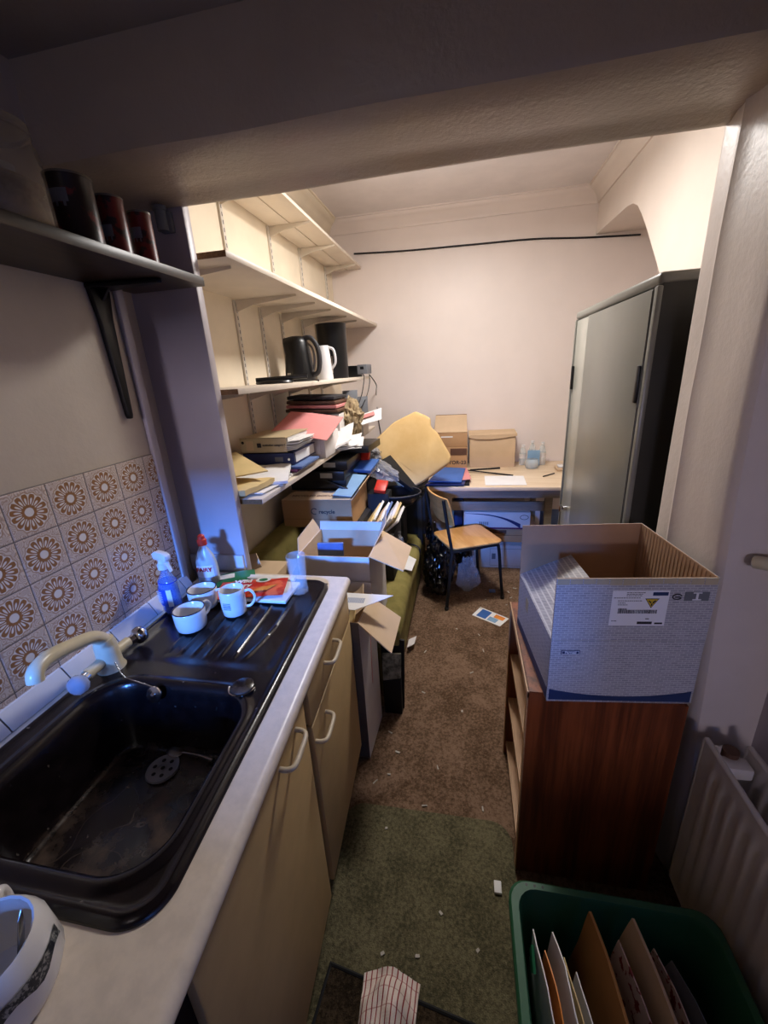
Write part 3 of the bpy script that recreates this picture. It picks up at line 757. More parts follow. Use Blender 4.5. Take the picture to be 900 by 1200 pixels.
b = MB().box(w_-th, w_-.0012, .002, d_-.004, h_+.001, h_+fl); b.m = 1; b.box(w_-.0012, w_, .002, d_-.004, h_+.001, h_+fl); b.m = 0
for k in range(22): b.box(w_-th-.0012, w_-th, .01+k*.0155, .012+k*.0155, h_+.004, h_+fl-.003)
b.build('side_flap', ['boxin', 'brick'], t)
b = MB(); an = R(24); L = .172
pts = [(0, .002, h_), (0, d_-.003, h_), (L*math.cos(an), d_-.003, h_+L*math.sin(an)), (L*math.cos(an), .004, h_+L*math.sin(an))]
b.slab(pts, .003); b.m = 1; b.slab(pts, -.0012); b.build('side_flap', ['boxin', 'brick'], t)
# printed band of navy with a curved top, on the front and left faces
b = MB(); n = 24
for k in range(n):
    a, c = k/n, (k+1)/n
    f = lambda q: .014 + .020*(2*q-1)**2
    xa, xc = .005+a*(w_-.01), .005+c*(w_-.01)
    b.poly([(xa, 0, .006), (xc, 0, .006), (xc, 0, .006+f(c)), (xa, 0, .006+f(a))], (0, -.0008, 0))
b.poly([(0, d_-.004, .006), (0, .004, .006), (0, .004, .04), (0, d_-.004, .03)], (-.0008, 0, 0))
b.build('navy_band', 'navy', t)
def flat(x0, x1, z0, z1, y=-.0008, t_=.0006): return (x0, x1, y-t_, y, z0, z1)
MB().box(.178, .180, -.0008, 0, .0, .001).bm.free()
lg = MB().box(*flat(.026, .072, .150, .163)).build('maker_badge', 'navy', t)
bb = MB()
for a in (flat(.028, .070, .1605, .1615, -.0014), flat(.028, .070, .1515, .1525, -.0014), flat(.028, .029, .1515, .1615, -.0014), flat(.069, .070, .1515, .1615, -.0014)): bb.box(*a)
bb.build('badge_border', 'label', lg)
lettering('Farnell', .0105, 'label', lg, (.049, -.0018, .1567), (1,0,0), (0,0,1), bold=.0002)
zl = h_+.046
sl = MB().box(*flat(.131, .259, zl, zl+.096)).build('shipping_label', 'label', ff)
LY = -.0018
hb = MB().box(*flat(.222, .256, zl+.083, zl+.092, -.0014)).build('label_badge', 'navy', sl)
b = MB(); random.seed(3)
x = .148
while x < .236:
    q = random.choice((.0006, .001, .0016)); b.box(*flat(x, x+q, zl+.034, zl+(.044 if x > .168 else .048), -.0014)); x += q + random.choice((.0007, .0012))
for r_, (xa, xb) in enumerate(((.163, .205), (.163, .20), (.163, .198), (.135, .196), (.145, .20), (.146, .163), (.146, .168), (.136, .148))):
    z = zl + (.09, .086, .082, .076, .068, .062, .057, .012)[r_]
    x = xa
    while x < xb:
        q = random.uniform(.002, .006); b.box(*flat(x, min(x+q, xb), z, z+.0014, -.0014)); x += q+.0012
b.box(*flat(.196, .230, zl+.004, zl+.011, -.0014)); b.box(*flat(.236, .254, zl+.004, zl+.0085, -.0014)); b.box(*flat(.214, .222, zl+.018, zl+.020, -.0014))
b.build('printed_text', 'ink', sl)
b = MB(); b.m = 1; b.poly([(.206, LY+.0002, zl+.075), (.238, LY+.0002, zl+.075), (.222, LY+.0002, zl+.049)], (0, -.0004, 0)); b.m = 0
b.poly([(.209, LY-.0002, zl+.0732), (.235, LY-.0002, zl+.0732), (.222, LY-.0002, zl+.052)], (0, -.0004, 0)); b.m = 1
b.poly([(.2145, LY-.0008, zl+.071), (.221, LY-.0008, zl+.066), (.2195, LY-.0008, zl+.062), (.213, LY-.0008, zl+.069)], (0, -.0004, 0))
b.poly([(.229, LY-.0008, zl+.071), (.223, LY-.0008, zl+.066), (.2245, LY-.0008, zl+.061), (.231, LY-.0008, zl+.069)], (0, -.0004, 0))
b.box(.2205, .2235, LY-.0012, LY-.0006, zl+.056, zl+.062)
b.build('warning_triangle', ['yellow', 'ink'], sl)
b = MB()
cc = (.277, zl+.079); b.tube([(cc[0]+.010*math.cos(R(a)), -.001, cc[1]+.007*math.sin(R(a))) for a in range(20, 341, 16)], .0014, 5)
b.box(*flat(.272, .284, zl+.077, zl+.080, -.001))
b.build('recycling_mark', 'dark', ff)
b = MB().box(*flat(.293, .347, zl+.068, zl+.092)); b.m = 1
for a in ((.318, .323, .072, .090), (.311, .330, .088, .091), (.311, .330, .070, .073)): b.box(*flat(a[0], a[1], zl+a[2], zl+a[3], -.0014))
b.build('handling_mark', ['greyf', 'label'], ff)
MB().box(-.0008, 0, .23, .26, h_-.07, h_-.03).build('tape_patch', 'strap', t)
# radiator on the right wall
t = thing('radiator', 'white ribbed double panel radiator on the right wall', 'radiator', (.66, .5, .1))
def panel(xa, y0, y1, z0, z1, nm):
    N = 60; b = MB()
    def f(u, w):
        y = y0 + (y1-y0)*u; z = z0 + (z1-z0)*w
        rib = max(0, math.cos((y-y0)/.04*2*PI))**.6 if math.cos((y-y0)/.04*2*PI) > 0 else 0
        e = sm(.05, .11, w)*(1-sm(.87, .94, w))*sm(.03, .06, (y1-y))
        return (xa - .006*rib*e, y, z)
    b.sheet(f, 140, 24, .012); b.tube([(xa, y0, z1), (xa, y1, z1)], .0075, 8); b.tube([(xa, y0, z0), (xa, y1, z0)], .0075, 8); b.tube([(xa, y1, z0), (xa, y1, z1)], .0075, 8)
    return b.build(nm, 'rad', t, 50)
panel(.622, -.15, .945, .12, .655, 'front_panel'); panel(.712, -.15, .93, .12, .655, 'rear_panel')
for yy in (.90, .0): MB().box(.63, .70, yy-.02, yy+.02, .60, .635, .006).build('top_connector', 'rad', t)
MB().lathe([(0, -.02), (.018, -.018), (.018, .018), (0, .02)], (.668, .925, .63), 16).build('bleed_end', 'brownf', t)
MB().tube([(.668, .93, 0), (.668, .93, .10), (.66, .925, .14)], .0085, 10).lathe([(.012, .03), (.018, .035), (.018, .075), (.012, .085)], (.668, .93, 0), 14).build('valve_pipe', 'rad', t)
for yy in (.75, .1): MB().box(.72, .779, yy-.015, yy+.015, .45, .55).build('wall_bracket', 'rad', t)
# rail end on the right wall
t = thing('rail_handle', 'cream rounded handle with metal collar at the right edge', 'handle', (.71, 1.0, 1.13))
MB().tube(spline([(.66, 1.0, 1.137), (.672, .985, 1.14), (.70, .975, 1.14), (.76, .97, 1.139)], 5), [.010]+[.0155]*14+[.0155], 16).build('grip', 'tapcream', t, 60)
MB().tube([(.70, .9745, 1.14), (.712, .973, 1.14)], .0175, 16).build('collar', 'chrome', t)
MB().tube([(.735, .972, 1.14), (.735, 1.021, 1.14)], .008, 12).box(.715, .755, 1.01, 1.02, 1.09, 1.18, .004).build('fixing_plate', 'steel', t)
# ---------------------------------------------------------------- green recycling box and papers
t = thing('recycling_box', 'green plastic recycling box filled with envelopes on the floor', 'recycling box', (.33, .46, 0))
def ringbox(b, r0, z0, r1, z1):
    pass
b = MB()
lv = [(.165, .545, .245, .68, 0), (.158, .55, .238, .685, .01), (.13, .565, .21, .705, .33), (.13, .565, .21, .705, .345), (.118, .575, .20, .715, .345), (.115, .578, .197, .718, .352), (.115, .578, .197, .718, .372), (.12, .573, .202, .713, .378), (.136, .559, .216, .699, .378), (.14, .555, .22, .695, .37), (.166, .54, .25, .675, .012)]
rings = [[b.bm.verts.new((*p, z)) for p in rrect(a, c, e, f, .045, 5)] for a, c, e, f, z in lv]
for A, B in zip(rings, rings[1:]):
    for j in range(len(A)): b.face([A[j], A[(j+1) % len(A)], B[(j+1) % len(B)], B[j]])
b.face(rings[0][::-1]); b.face(rings[-1])
b.build('tub', 'greenbin', t, 40)
b = MB()
for k in range(3): b.lathe([(0, .3785), (.003, .3785), (.003, .377)], (.16+k*.019, .706, 0), 10)
b.build('rim_hole', 'black', t)
random.seed(11)
items = [('white envelope with a green patch at the left of the recycling box', 'paper', .155, .02, .40, .36, 'envelope'), ('orange-edged card leaning next to the left envelope', 'orange', .178, .0, .385, .35, 'card'),
 ('white papers third from left in the recycling box', 'paper', .20, .03, .40, .37, 'paper'), ('cream folded paper beside the brown envelope', 'manila', .222, .0, .37, .36, 'paper'), ('white paper just left of the brown envelope', 'paper', .243, -.02, .36, .36, 'paper'),
 ('large brown kraft envelope in the middle of the recycling box', 'kraft', .285, .06, .44, .40, 'envelope'), ('red-patterned paper right of the brown envelope', 'floral', .335, .02, .41, .38, 'paper'),
 ('white roll of paper standing taller than its neighbours', 'cardp', .375, .06, .44, .36, 'paper'), ('red-dotted paper near the right of the recycling box', 'floral', .41, .03, .40, .36, 'paper'), ('grey paper at the dark right side of the box', 'greyf', .45, .03, .385, .36, 'paper')]
for k, (lab, mt, x, dy, zt_, hh, cat) in enumerate(items):
    lean = .004 + .0085*k
    y1_ = .60 + dy; y0_ = .30
    cut = random.uniform(.01, .07)
    def f(u, w, x=x, y0_=y0_, y1_=y1_, zt_=zt_, lean=lean, k=k, cut=cut):
        y = y0_ + (y1_-y0_)*u
        top = zt_ - cut*max(0, u-.75)*4*.6 - (.01 if k % 2 else 0)*u - .05*(1-u)
        z = .02 + (top-.02)*w
        return (x + .008 - lean*(1-w) + .045*(1-u) + .006*noise.noise(V((u*3, w*3, k*5.1))), y, z)
    b = MB().sheet(f, 10, 10, .006 if k in (5, 7) else .0025)
    if k == 0:
        tt = thing('envelope', lab, cat, (.16, .46, .02), None); b.build('paper_body', mt, tt)
        MB().slab([(.157, .60, .36), (.157, .56, .34), (.157, .58, .30), (.157, .61, .32)], .006).build('green_patch', 'green', tt)
    else: tag(b.build('envelope' if cat == 'envelope' else 'paper_sheet', mt), lab, cat)
# ---------------------------------------------------------------- mats and cloth
def mat_obj(name, pts, z0, z1, mt, label, cat, bev=.003):
    b = MB().poly([(x, y, z0) for x, y in pts], (0, 0, z1-z0), bev); return tag(b.build(name, mt, None, 60), label, cat)
rp = [(-.437 + .006*noise.noise(V((k, 0, 0))), .2+.08*k) for k in range(10)]
pts = [(p[0], p[1]) for p in rrect(-.438, .178, .1, 1.105, .075, 8)]
pts = [(x, y - .02*max(0, -x-.2) + (.0 if x < .1 else 0)) for x, y in pts]
mat_obj('floor_mat', pts, 0, .012, 'rug', 'worn green carpet mat with rounded corners on the floor', 'mat')
t = thing('doormat', 'dark bristle doormat with a bound edge at the bottom', 'doormat', (-.05, .4, .012))
MB().poly([(-.36, .632, .012), (.12, .568, .012), (.10, .15, .012), (-.40, .2, .012)], (0, 0, .01)).build('pile', 'dmat', t)
MB().tube([(-.36, .632, .018), (.12, .568, .018), (.10, .15, .018), (-.40, .2, .018)], .008, 8, closed=True).build('bound_edge', 'blackm', t)
def cl(u, w):
    x = -.245 + .125*u + .03*w*(u-.5); y = .45 + .175*w + .02*math.sin(u*PI)
    z = .033 + .05*math.sin(u*PI)**.8*math.sin(min(1, w*1.12)*PI)**.7 + .015*noise.noise(V((u*4, w*4, 3))) + .012*math.sin(u*9+w*4)*w
    return (x, y, max(.030, z))
b = MB().sheet(cl, 28, 28, .003, uv=True)
tag(b.build('tea_towel', 'stripe', None, 80), 'crumpled red-striped tea towel dropped on the doormat', 'tea towel')
# ================================================================ BACK ROOM: SHELVING
def board(label, x0, x1, y0, y1, z0, z1, split=None):
    t = thing('shelf_board', label, 'shelf', ((x0+x1)/2, (y0+y1)/2, z0), None, 'wall shelves on slotted uprights')
    for a, c in ([(x0, split-.003), (split+.003, x1)] if split else [(x0, x1)]):
        b = MB().box(a, c, y0+.002, y1, z0, z1, .0015); b.build('plank', 'shelfw', t)
        MB().box(a+.001, c-.001, y0, y0+.003, z0+.001, z1-.001).build('bare_end', 'chip', t)
    return t
board('empty top shelf of two planks just under the ceiling', -1.118, -.865, 1.5, 3.84, 2.43, 2.447, -.99)
board('long empty shelf second from the top on the left wall', -1.118, -.757, 1.40, 3.84, 1.978, 1.998)
board('shelf holding the black kettle and tall black bin', -1.118, -.77, 1.36, 3.52, 1.552, 1.572)
board('lowest shelf buried under envelopes, binders and the pink folder', -1.118, -.745, 1.36, 3.45, 1.152, 1.172)
def arm(y, z, L, t):
    MB().poly([(XL+.012, y-.002, z), (XL+L, y-.002, z), (XL+L, y-.002, z-.009), (XL+.10, y-.002, z-.030), (XL+.03, y-.002, z-.05), (XL+.012, y-.002, z-.055)], (0, .004, 0)).build('bracket_arm', 'brk', t)
for k, y in enumerate((2.09, 2.61, 3.09, 3.65)):
    t = thing('shelf_upright', ['first', 'second', 'third', 'last'][k] + ' slotted upright from the left between the two top shelves', 'shelf upright', (XL, y, 2.0), None, 'slotted shelf uprights')
    MB().box(XL, XL+.012, y-.0125, y+.0125, 2.0, 2.43, .001).build('slotted_channel', 'slots', t); arm(y, 2.428, .26, t)
for k, y in enumerate((1.50, 2.09, 2.36, 2.64, 3.0, 3.28)):
    t = thing('shelf_upright', ['nearest slotted upright below the long empty shelf, partly behind the pier', 'slotted upright above the flat black stand', 'slotted upright to the left of the kettle', 'slotted upright directly behind the kettle', 'slotted upright between the kettle and tall bin', 'slotted upright behind the tall black bin'][k], 'shelf upright', (XL, y, .95), None, 'slotted shelf uprights')
    MB().box(XL, XL+.012, y-.0125, y+.0125, .95, 1.975, .001).build('slotted_channel', 'slots', t)
    arm(y, 1.976, .33, t); arm(y, 1.55, .30, t); arm(y, 1.15, .32, t)
# ---------------------------------------------------------------- on the kettle shelf
ZS = 1.572
t = thing('electric_stand', 'flat black appliance stand lying at the near end of shelf', 'appliance stand', (-.92, 2.1, ZS), R(8))
MB().lathe([(0, 0), (.085, 0), (.09, .006), (.085, .014), (.05, .018), (0, .019)], (-.05, 0, 0), 32, 1.1, .8).build('base', 'black', t)
MB().tube([(-.14, -.02, .022), (.12, .02, .028)], .011, 10).build('handle', 'black', t)
MB().tube(spline([(.02, .0, .02), (.10, .03, .02), (.17, -.02, .008), (.19, -.05, .004)], 5), .004, 6).build('cord', 'cable', t)
t = thing('kettle', 'black jug kettle with a grey-edged handle on the shelf', 'kettle', (-.965, 2.45, ZS), R(-6))
b = MB().lathe([(0, 0), (.085, 0), (.088, .01), (.085, .06), (.075, .15), (.066, .215), (.055, .24), (.03, .25), (0, .252)], (0,0,0), 36)
for v_ in b.bm.verts:
    if v_.co.z > .17 and v_.co.x < -.03: v_.co.x -= .03*((v_.co.z-.17)/.08)
b.build('body', 'black', t, 50)
MB().tube(spline([(.045, 0, .235), (.09, 0, .235), (.125, 0, .19), (.135, 0, .12), (.12, 0, .05), (.08, 0, .03)], 5), .014, 10).build('handle', 'dark', t, 60)
MB().tube(spline([(.068, -.006, .21), (.098, -.006, .18), (.106, -.006, .12), (.094, -.006, .06)], 5), .006, 8).build('grey_trim', 'steel', t)
MB().box(-.04, .01, -.084, -.074, .04, .05).build('level_mark', 'steel', t)
t = thing('plastic_jug', 'white plastic jug standing behind the black kettle', 'jug', (-.868, 2.62, ZS), 0)
MB().lathe([(0, 0), (.05, 0), (.052, .01), (.046, .12), (.04, .18), (.036, .2), (.033, .2), (.042, .02), (0, .015)], (0,0,0), 28).build('body', 'white', t)
MB().tube(spline([(.036, 0, .19), (.07, 0, .17), (.075, 0, .1), (.045, 0, .06)], 5), .008, 8).build('handle', 'white', t, 60)
t = thing('waste_bin', 'tall black cylindrical bin on the far end of shelf', 'bin', (-.935, 3.05, ZS), 0)
MB().lathe([(0, 0), (.095, 0), (.1, .005), (.106, .36), (.108, .365), (.102, .366), (.097, .36), (.092, .01), (0, .01)], (0,0,0), 40).build('body', 'black', t, 40)
MB().box(.02, .026, -.112, -.104, .04, .15).build('chrome_strip', 'chrome', t)
t = thing('adapter_box', 'small black and grey electrical unit at the shelf end', 'electrical unit', (-.84, 3.36, ZS), R(-8))
MB().box(-.09, .02, -.05, .05, .0, .085, .005).build('body', 'black', t); MB().box(.02, .10, -.055, .05, .02, .09, .004).build('grey_front', 'greyf', t)
MB().box(.045, .075, -.057, -.055, .055, .075).build('dark_window', 'black', t)
b = MB().tube(spline([(-.80, 3.31, 1.60), (-.762, 3.24, 1.57), (-.752, 3.1, 1.46), (-.75, 2.95, 1.38), (-.745, 3.0, 1.36), (-.742, 3.2, 1.43), (-.74, 3.32, 1.52), (-.745, 3.35, 1.58)], 6), .0035, 6)
tag(b.build('power_cable', 'cable', None, 60), 'black cable looping down below the kettle shelf', 'cable')
b = MB().tube(spline([(-.76, 3.42, 1.585), (-.745, 3.6, 1.5), (-.80, YB-.008, 1.42), (-.795, YB-.008, 1.2), (-.775, YB-.008, 1.0), (-.77, YB-.008, .8)], 6), .004, 6)
tag(b.build('power_cable', 'cable', None, 60), 'thin cable running down the back wall corner', 'cable')
b = MB().tube(spline([(-.92, YB-.007, 2.545), (-.5, YB-.007, 2.525), (0, YB-.007, 2.515), (.5, YB-.007, 2.505), (.9, YB-.007, 2.475), (1.27, YB-.007, 2.455)], 6), .0065, 8)
tag(b.build('wall_cable', 'cable', None, 60), 'thick dark cable clipped across the top of the back wall', 'cable')
# ---------------------------------------------------------------- on the lowest shelf
ZL = 1.172
t = thing('envelope', 'upper manila envelope propped at the near shelf end', 'envelope', (-.93, 1.48, ZL+.06), None, None)
b = MB().slab([(-1.09, 1.36, 1.252), (-.90, 1.36, 1.247), (-.775, 1.50, 1.245), (-1.0, 1.66, 1.295)], .006, .001); b.build('envelope_body', 'manila', t)
MB().slab([(-1.09, 1.358, 1.2592), (-.90, 1.358, 1.2542), (-.93, 1.42, 1.262), (-1.05, 1.43, 1.2665)], .001).build('flap', 'manila', t)
t = thing('envelope', 'padded manila envelope below the other at the shelf end', 'envelope', (-.93, 1.42, ZL+.02), None, None)
b = MB().sheet(lambda u, w: (-1.1+.30*u+.03*w, 1.345+.19*w, 1.196+.016*math.sin(u*PI)*math.sin(w*PI)+.004*u+.006*noise.noise(V((u*5, w*4, 2)))), 12, 8, .022); b.build('envelope_body', 'manila', t, 50)
MB().sheet(lambda u, w: (-1.06+.22*u, 1.342-.002*w, 1.187+.012*w), 6, 3, .002).build('flap', 'cardp', t)
for k, (c, u, v_, lab) in enumerate((((-.88, 1.63, 1.176), (.12, .03, 0), (-.02, .12, 0), 'loose white sheet under the manila envelopes'), ((-.84, 1.50, 1.181), (.085, .01, 0), (.01, .1, 0), 'white paper poking out over the lowest shelf edge'), ((-.87, 1.62, 1.203), (.11, .05, .0), (-.04, .12, .012), 'folded white paper leaning against the binders'))):
    tag(MB().rect(c, u, v_, 6, 6, .003 if k < 2 else .012, .004, 5, k).build('paper_sheet', 'paper'), lab, 'paper')
def binder(label, x0, x1, y0, y1, z0, z1, mt, parts):
    t = thing('ring_binder', label, 'binder', ((x0+x1)/2, (y0+y1)/2, z0), None)
    MB().box(x0, x1, y0, y1, z0, z0+.003).box(x0, x1, y0, y1, z1-.003, z1).box(x0, x1, y0, y0+.003, z0, z1).build('cover', mt, t)
    MB().box(x0+.006, x1-.004, y0+.03, y1-.01, z0+.005, z1-.006).build('papers', 'paper', t)
    return t
t = binder('beige lever arch binder with printed spine lying on its side', -1.03, -.80, 1.76, 2.05, 1.272, 1.342, 'beige', 0)
MB().box(-1.0, -.965, 1.7585, 1.76, 1.285, 1.328).build('spine_label', 'cardp', t)
s = MB().box(-.945, -.925, 1.758, 1.76, 1.298, 1.318).build('dark_mark', 'ink', t)
lettering('institution category 6', .013, 'ink', t, (-.917, 1.7585, 1.308), (1,0,0), (0,0,1), align='LEFT', bold=.0003)
MB().lathe([(0, 0), (.007, 0)], (0,0,0), 12, X=Matrix.Translation((-1.015, 1.7575, 1.322)) @ Matrix.Rotation(R(90), 4, 'X')).build('finger_hole', 'black', t)
b = MB()
for k in range(6): b.rect((-.785+.004*k, 1.86, 1.285+.008*k), (.03, 0, .002), (0, .1, 0), 3, 5, .0025, .006, 9, k)
b.build('loose_pages', 'paper', t)
t = binder('dark blue ring binder beneath the beige binder', -1.03, -.775, 1.77, 2.06, 1.214, 1.270, 'blued', 0)
MB().box(-.87, -.83, 1.7685, 1.77, 1.228, 1.25).build('spine_label', 'greyf', t)
MB().lathe([(0, 0), (.006, 0)], (0,0,0), 12, X=Matrix.Translation((-.80, 1.768, 1.238)) @ Matrix.Rotation(R(90), 4, 'X')).build('rivet', 'chrome', t)
for k, (mt, lab, dx) in enumerate((('paper', 'white paper stack under the blue binder', 0), ('maroon', 'maroon booklet in the stack under the blue binder', .02), ('bluef', 'blue brochure sticking out beneath the blue binder', .045))):
    tag(MB().box(-.98+dx, -.765+dx*.8, 1.70+.02*k, 1.98, 1.174+.013*k, 1.185+.013*k, .001).build('booklet', mt), lab, 'booklet')
t = thing('box_file', 'white box file standing at the edge of the lowest shelf', 'box file', (-.78, 2.22, ZL))
MB().box(-.83, -.735, 2.1, 2.36, 1.174, 1.30, .002).build('case', 'cardw', t); MB().box(-.80, -.765, 2.0985, 2.1, 1.2, 1.27).build('label', 'paper', t)
# stack below and behind the pink folder
for k, (mt, z0, z1, x0, x1, lab) in enumerate((('blackm', 1.174, 1.25, -1.06, -.85, 'black folder at the bottom of the stack under the pink folder'), ('paper', 1.252, 1.29, -1.04, -.845, 'thick white paper wad under the pink folder'), ('dark', 1.292, 1.315, -1.06, -.80, 'dark folder directly under the pink folder'))):
    tag(MB().box(x0, x1, 2.08, 2.38, z0, z1, .002).build('document_folder', mt), lab, 'folder')
tag(MB().rect((-.825, 2.12, 1.352), (.145, .02, -.024), (.01, .13, .042), 10, 10, .004, .008, 4, 2).build('document_folder', 'pink'), 'pink card folder tilted forward on the shelf pile', 'folder')
for k, (mt, z, lab) in enumerate((('brownf', 1.40, 'lowest brown folder of the stack behind the pink folder'), ('pink', 1.424, 'faded pink folder between brown folders of the rear stack'), ('brownf', 1.448, 'brown folder second from the top of the rear stack'), ('dark', 1.474, 'dark grey folder on top of the rear stack'))):
    y0 = 2.36; tag(MB().slab([(-1.05+.006*k, y0, z), (-.73-.005*k, y0+.01, z-.012), (-.735, y0+.26, z-.012), (-1.05, y0+.26, z)], .018, .003).build('document_folder', mt), lab, 'folder')
tag(MB().box(-1.06, -.74, 2.42, 2.62, 1.174, 1.375, .003).build('paper_bundle', 'cardw'), 'tall paper bundle carrying the rear folder stack', 'paper bundle')
b = MB().blob((-.725, 2.62, 1.335), (.08, .11, .14), 4, .42, 2.6, 5, None, True); tag(b.build('crumpled_bag', 'tan', None, 30), 'crumpled brown paper bag slumped over the shelf edge', 'paper bag')
for k, (c, u, v_, lab) in enumerate((((-.715, 2.42, 1.20), (.07, .02, .005), (-.01, .11, .02), 'upper white papers spilling off below the brown bag'), ((-.72, 2.50, 1.18), (.075, .03, -.004), (-.02, .1, .012), 'lower white papers spilling off below the brown bag'), ((-.72, 2.36, 1.245), (.05, .02, .02), (-.01, .08, .04), 'crumpled white paper between pink folder and brown bag'))):
    b = MB()
    for q in range(3): b.rect(V(c)+V((.006*q, .01*q, .006*q)), u, v_, 6, 6, .003, .012, 12, k*7+q)
    tag(b.build('paper_sheaf', 'paper'), lab, 'papers')
for k, (x0, x1, y, z0, z1, lab) in enumerate(((-.87, -.77, 2.95, 1.30, 1.485, 'larger grey folder standing behind the brown bag'), (-.80, -.735, 3.1, 1.31, 1.43, 'smaller grey folder standing behind the brown bag'))):
    tag(MB().slab([(x0, y, ZL), (x1, y+.04, ZL), (x1, y+.07, z1), (x0, y+.03, z1)], .02, .002).build('document_folder', 'greyf'), lab, 'folder')
t = thing('leaflet', 'white leaflet with red print poking past the shelf end', 'leaflet', (-.66, 2.9, 1.3))
MB().rect((-.665, 2.9, 1.30), (.085, .03, .02), (-.015, .09, .03), 5, 5, .003, .004).build('sheet', 'paper', t)
MB().slab([(-.71, 2.862, 1.294), (-.62, 2.892, 1.316), (-.635, 2.935, 1.334), (-.72, 2.91, 1.312)], .003).build('red_print', 'pink', t)
tag(MB().box(-.79, -.70, 2.84, 3.02, 1.174, 1.27, .003).build('paper_bundle', 'cardw'), 'white paper bundle beneath the red-printed leaflet', 'paper bundle')
# ================================================================ SOFA AND THE HEAP ON IT
t = thing('sofa', 'olive green velvet sofa along the left wall under clutter', 'sofa', (-.72, 2.5, 0))
def soft(x0, x1, y0, y1, z0, z1, r, amp, seed):
    b = MB().box(x0, x1, y0, y1, z0, z1, r, 4)
    bmesh.ops.subdivide_edges(b.bm, edges=[e for e in b.bm.edges if e.calc_length() > .2], cuts=8, use_grid_fill=True)
    for v_ in b.bm.verts: v_.co += V((noise.noise(v_.co*4+V((seed,0,0))), noise.noise(v_.co*4+V((0,seed,9))), noise.noise(v_.co*5+V((7,0,seed)))))*amp
    return b
soft(-1.12, -.335, 1.67, 3.36, .03, .30, .02, .004, 1).build('base', 'sofa', t, 60)
soft(-1.1, -.305, 1.64, 3.38, .29, .425, .055, .010, 2).build('seat_cushion', 'sofa', t, 60)
soft(-1.125, -.96, 1.66, 3.36, .40, .76, .06, .01, 3).build('backrest', 'sofa', t, 60)
MB().tube(spline([(-.31, 2.64, .30), (-.303, 2.64, .40), (-.34, 2.645, .433), (-.42, 2.66, .436), (-.5, 2.67, .436)], 5), .006, 6).build('cord', 'cable', t)
b = MB().lathe([(0, -.10), (.06, -.098), (.09, -.08), (.098, 0), (.09, .08), (.06, .098), (0, .10)], (0,0,0), 28, X=Matrix.Translation((-.855, 2.01, .528)) @ Matrix.Rotation(R(90), 4, 'X'))
b.m = 0
tag(b.build('bolster_cushion', 'sofa', None, 60), 'olive bolster cushion squeezed behind the open white carton', 'cushion')
def carton(label, loc, rz, w, d, h, mt_out, mt_in, th=.005):
    t = thing('cardboard_box', label, 'box', loc, rz)
    MB().box(0, w, 0, d, 0, th).build('base', mt_in, t)
    def pn(a, c):
        b = MB(); b.box(*a); b.m = 1; b.box(*c); b.build('side_wall', [mt_in, mt_out], t)
    e = .0012
    pn((0, w, e, th, th, h), (0, w, 0, e, 0, h)); pn((0, w, d-th, d-e, th, h), (0, w, d-e, d, 0, h))
    pn((e, th, th, d-th, th, h), (0, e, 0, d, 0, h)); pn((w-th, w-e, th, d-th, th, h), (w-e, w, 0, d, 0, h))
    return t
def flap(t, pts, m_up, m_dn, name='flap'):
    b = MB().slab(pts, .004); b.bm.normal_update()
    for f in b.bm.faces: f.material_index = 0 if f.normal.z > 0 or (abs(f.normal.z) < .3 and f.normal.y < -.5) else 1
    return b.build(name, [m_up, m_dn], t)
# open white carton nearest the worktop
t = carton('open white carton with flaps out on the sofa beyond the worktop', (-.73, 1.565, .432), R(0), .33, .33, .413, 'cardw', 'cardp')
flap(t, [(.33, .01, .413), (.33, .32, .413), (.475, .31, .33), (.475, .02, .345)], 'cardp', 'cardw')
flap(t, [(0, .32, .413), (.33, .32, .413), (.33, .33, .455), (0.0, .33, .455)], 'cardw', 'cardp')
flap(t, [(0, .32, .413), (0, .02, .413), (-.03, .10, .455), (-.03, .31, .475)], 'cardp', 'cardp')
flap(t, [(.328, .31, .415), (.33, .12, .415), (.365, .24, .48), (.355, .315, .525)], 'cardp', 'cardw')
b = MB(); random.seed(5)
for k in range(6): b.box(.20+.011*k, .20+.011*k+random.choice((.004, .007)), -.0008, 0, .21, .25)
b.box(.19, .275, -.0008, 0, .20, .205).box(.19, .194, -.0008, 0, .205, .26).box(.271, .275, -.0008, 0, .205, .26)
b.build('barcode_print', 'greyf', t); MB().box(.298, .32, -.0008, 0, .19, .27).build('dark_print', 'dark', t)
tag(MB().slab([(-.705, 1.76, .76), (-.575, 1.76, .76), (-.565, 1.74, .84), (-.695, 1.74, .835)], .012, .002).build('blue_pouch', 'bluef'), 'folded blue pouch standing inside the white carton', 'pouch')
tag(MB().slab([(-1.02, 1.42, .78), (-.80, 1.38, .88), (-.84, 1.42, .92), (-1.05, 1.46, .86)], .004).build('card_sheet', 'cardp'), 'pale card sheet leaning between pier and white carton', 'card')
tag(MB().box(-1.04, -.80, 1.40, 1.62, 0, .79, .004).build('storage_box', 'cardp'), 'pale box standing behind the pier under the card sheet', 'box')
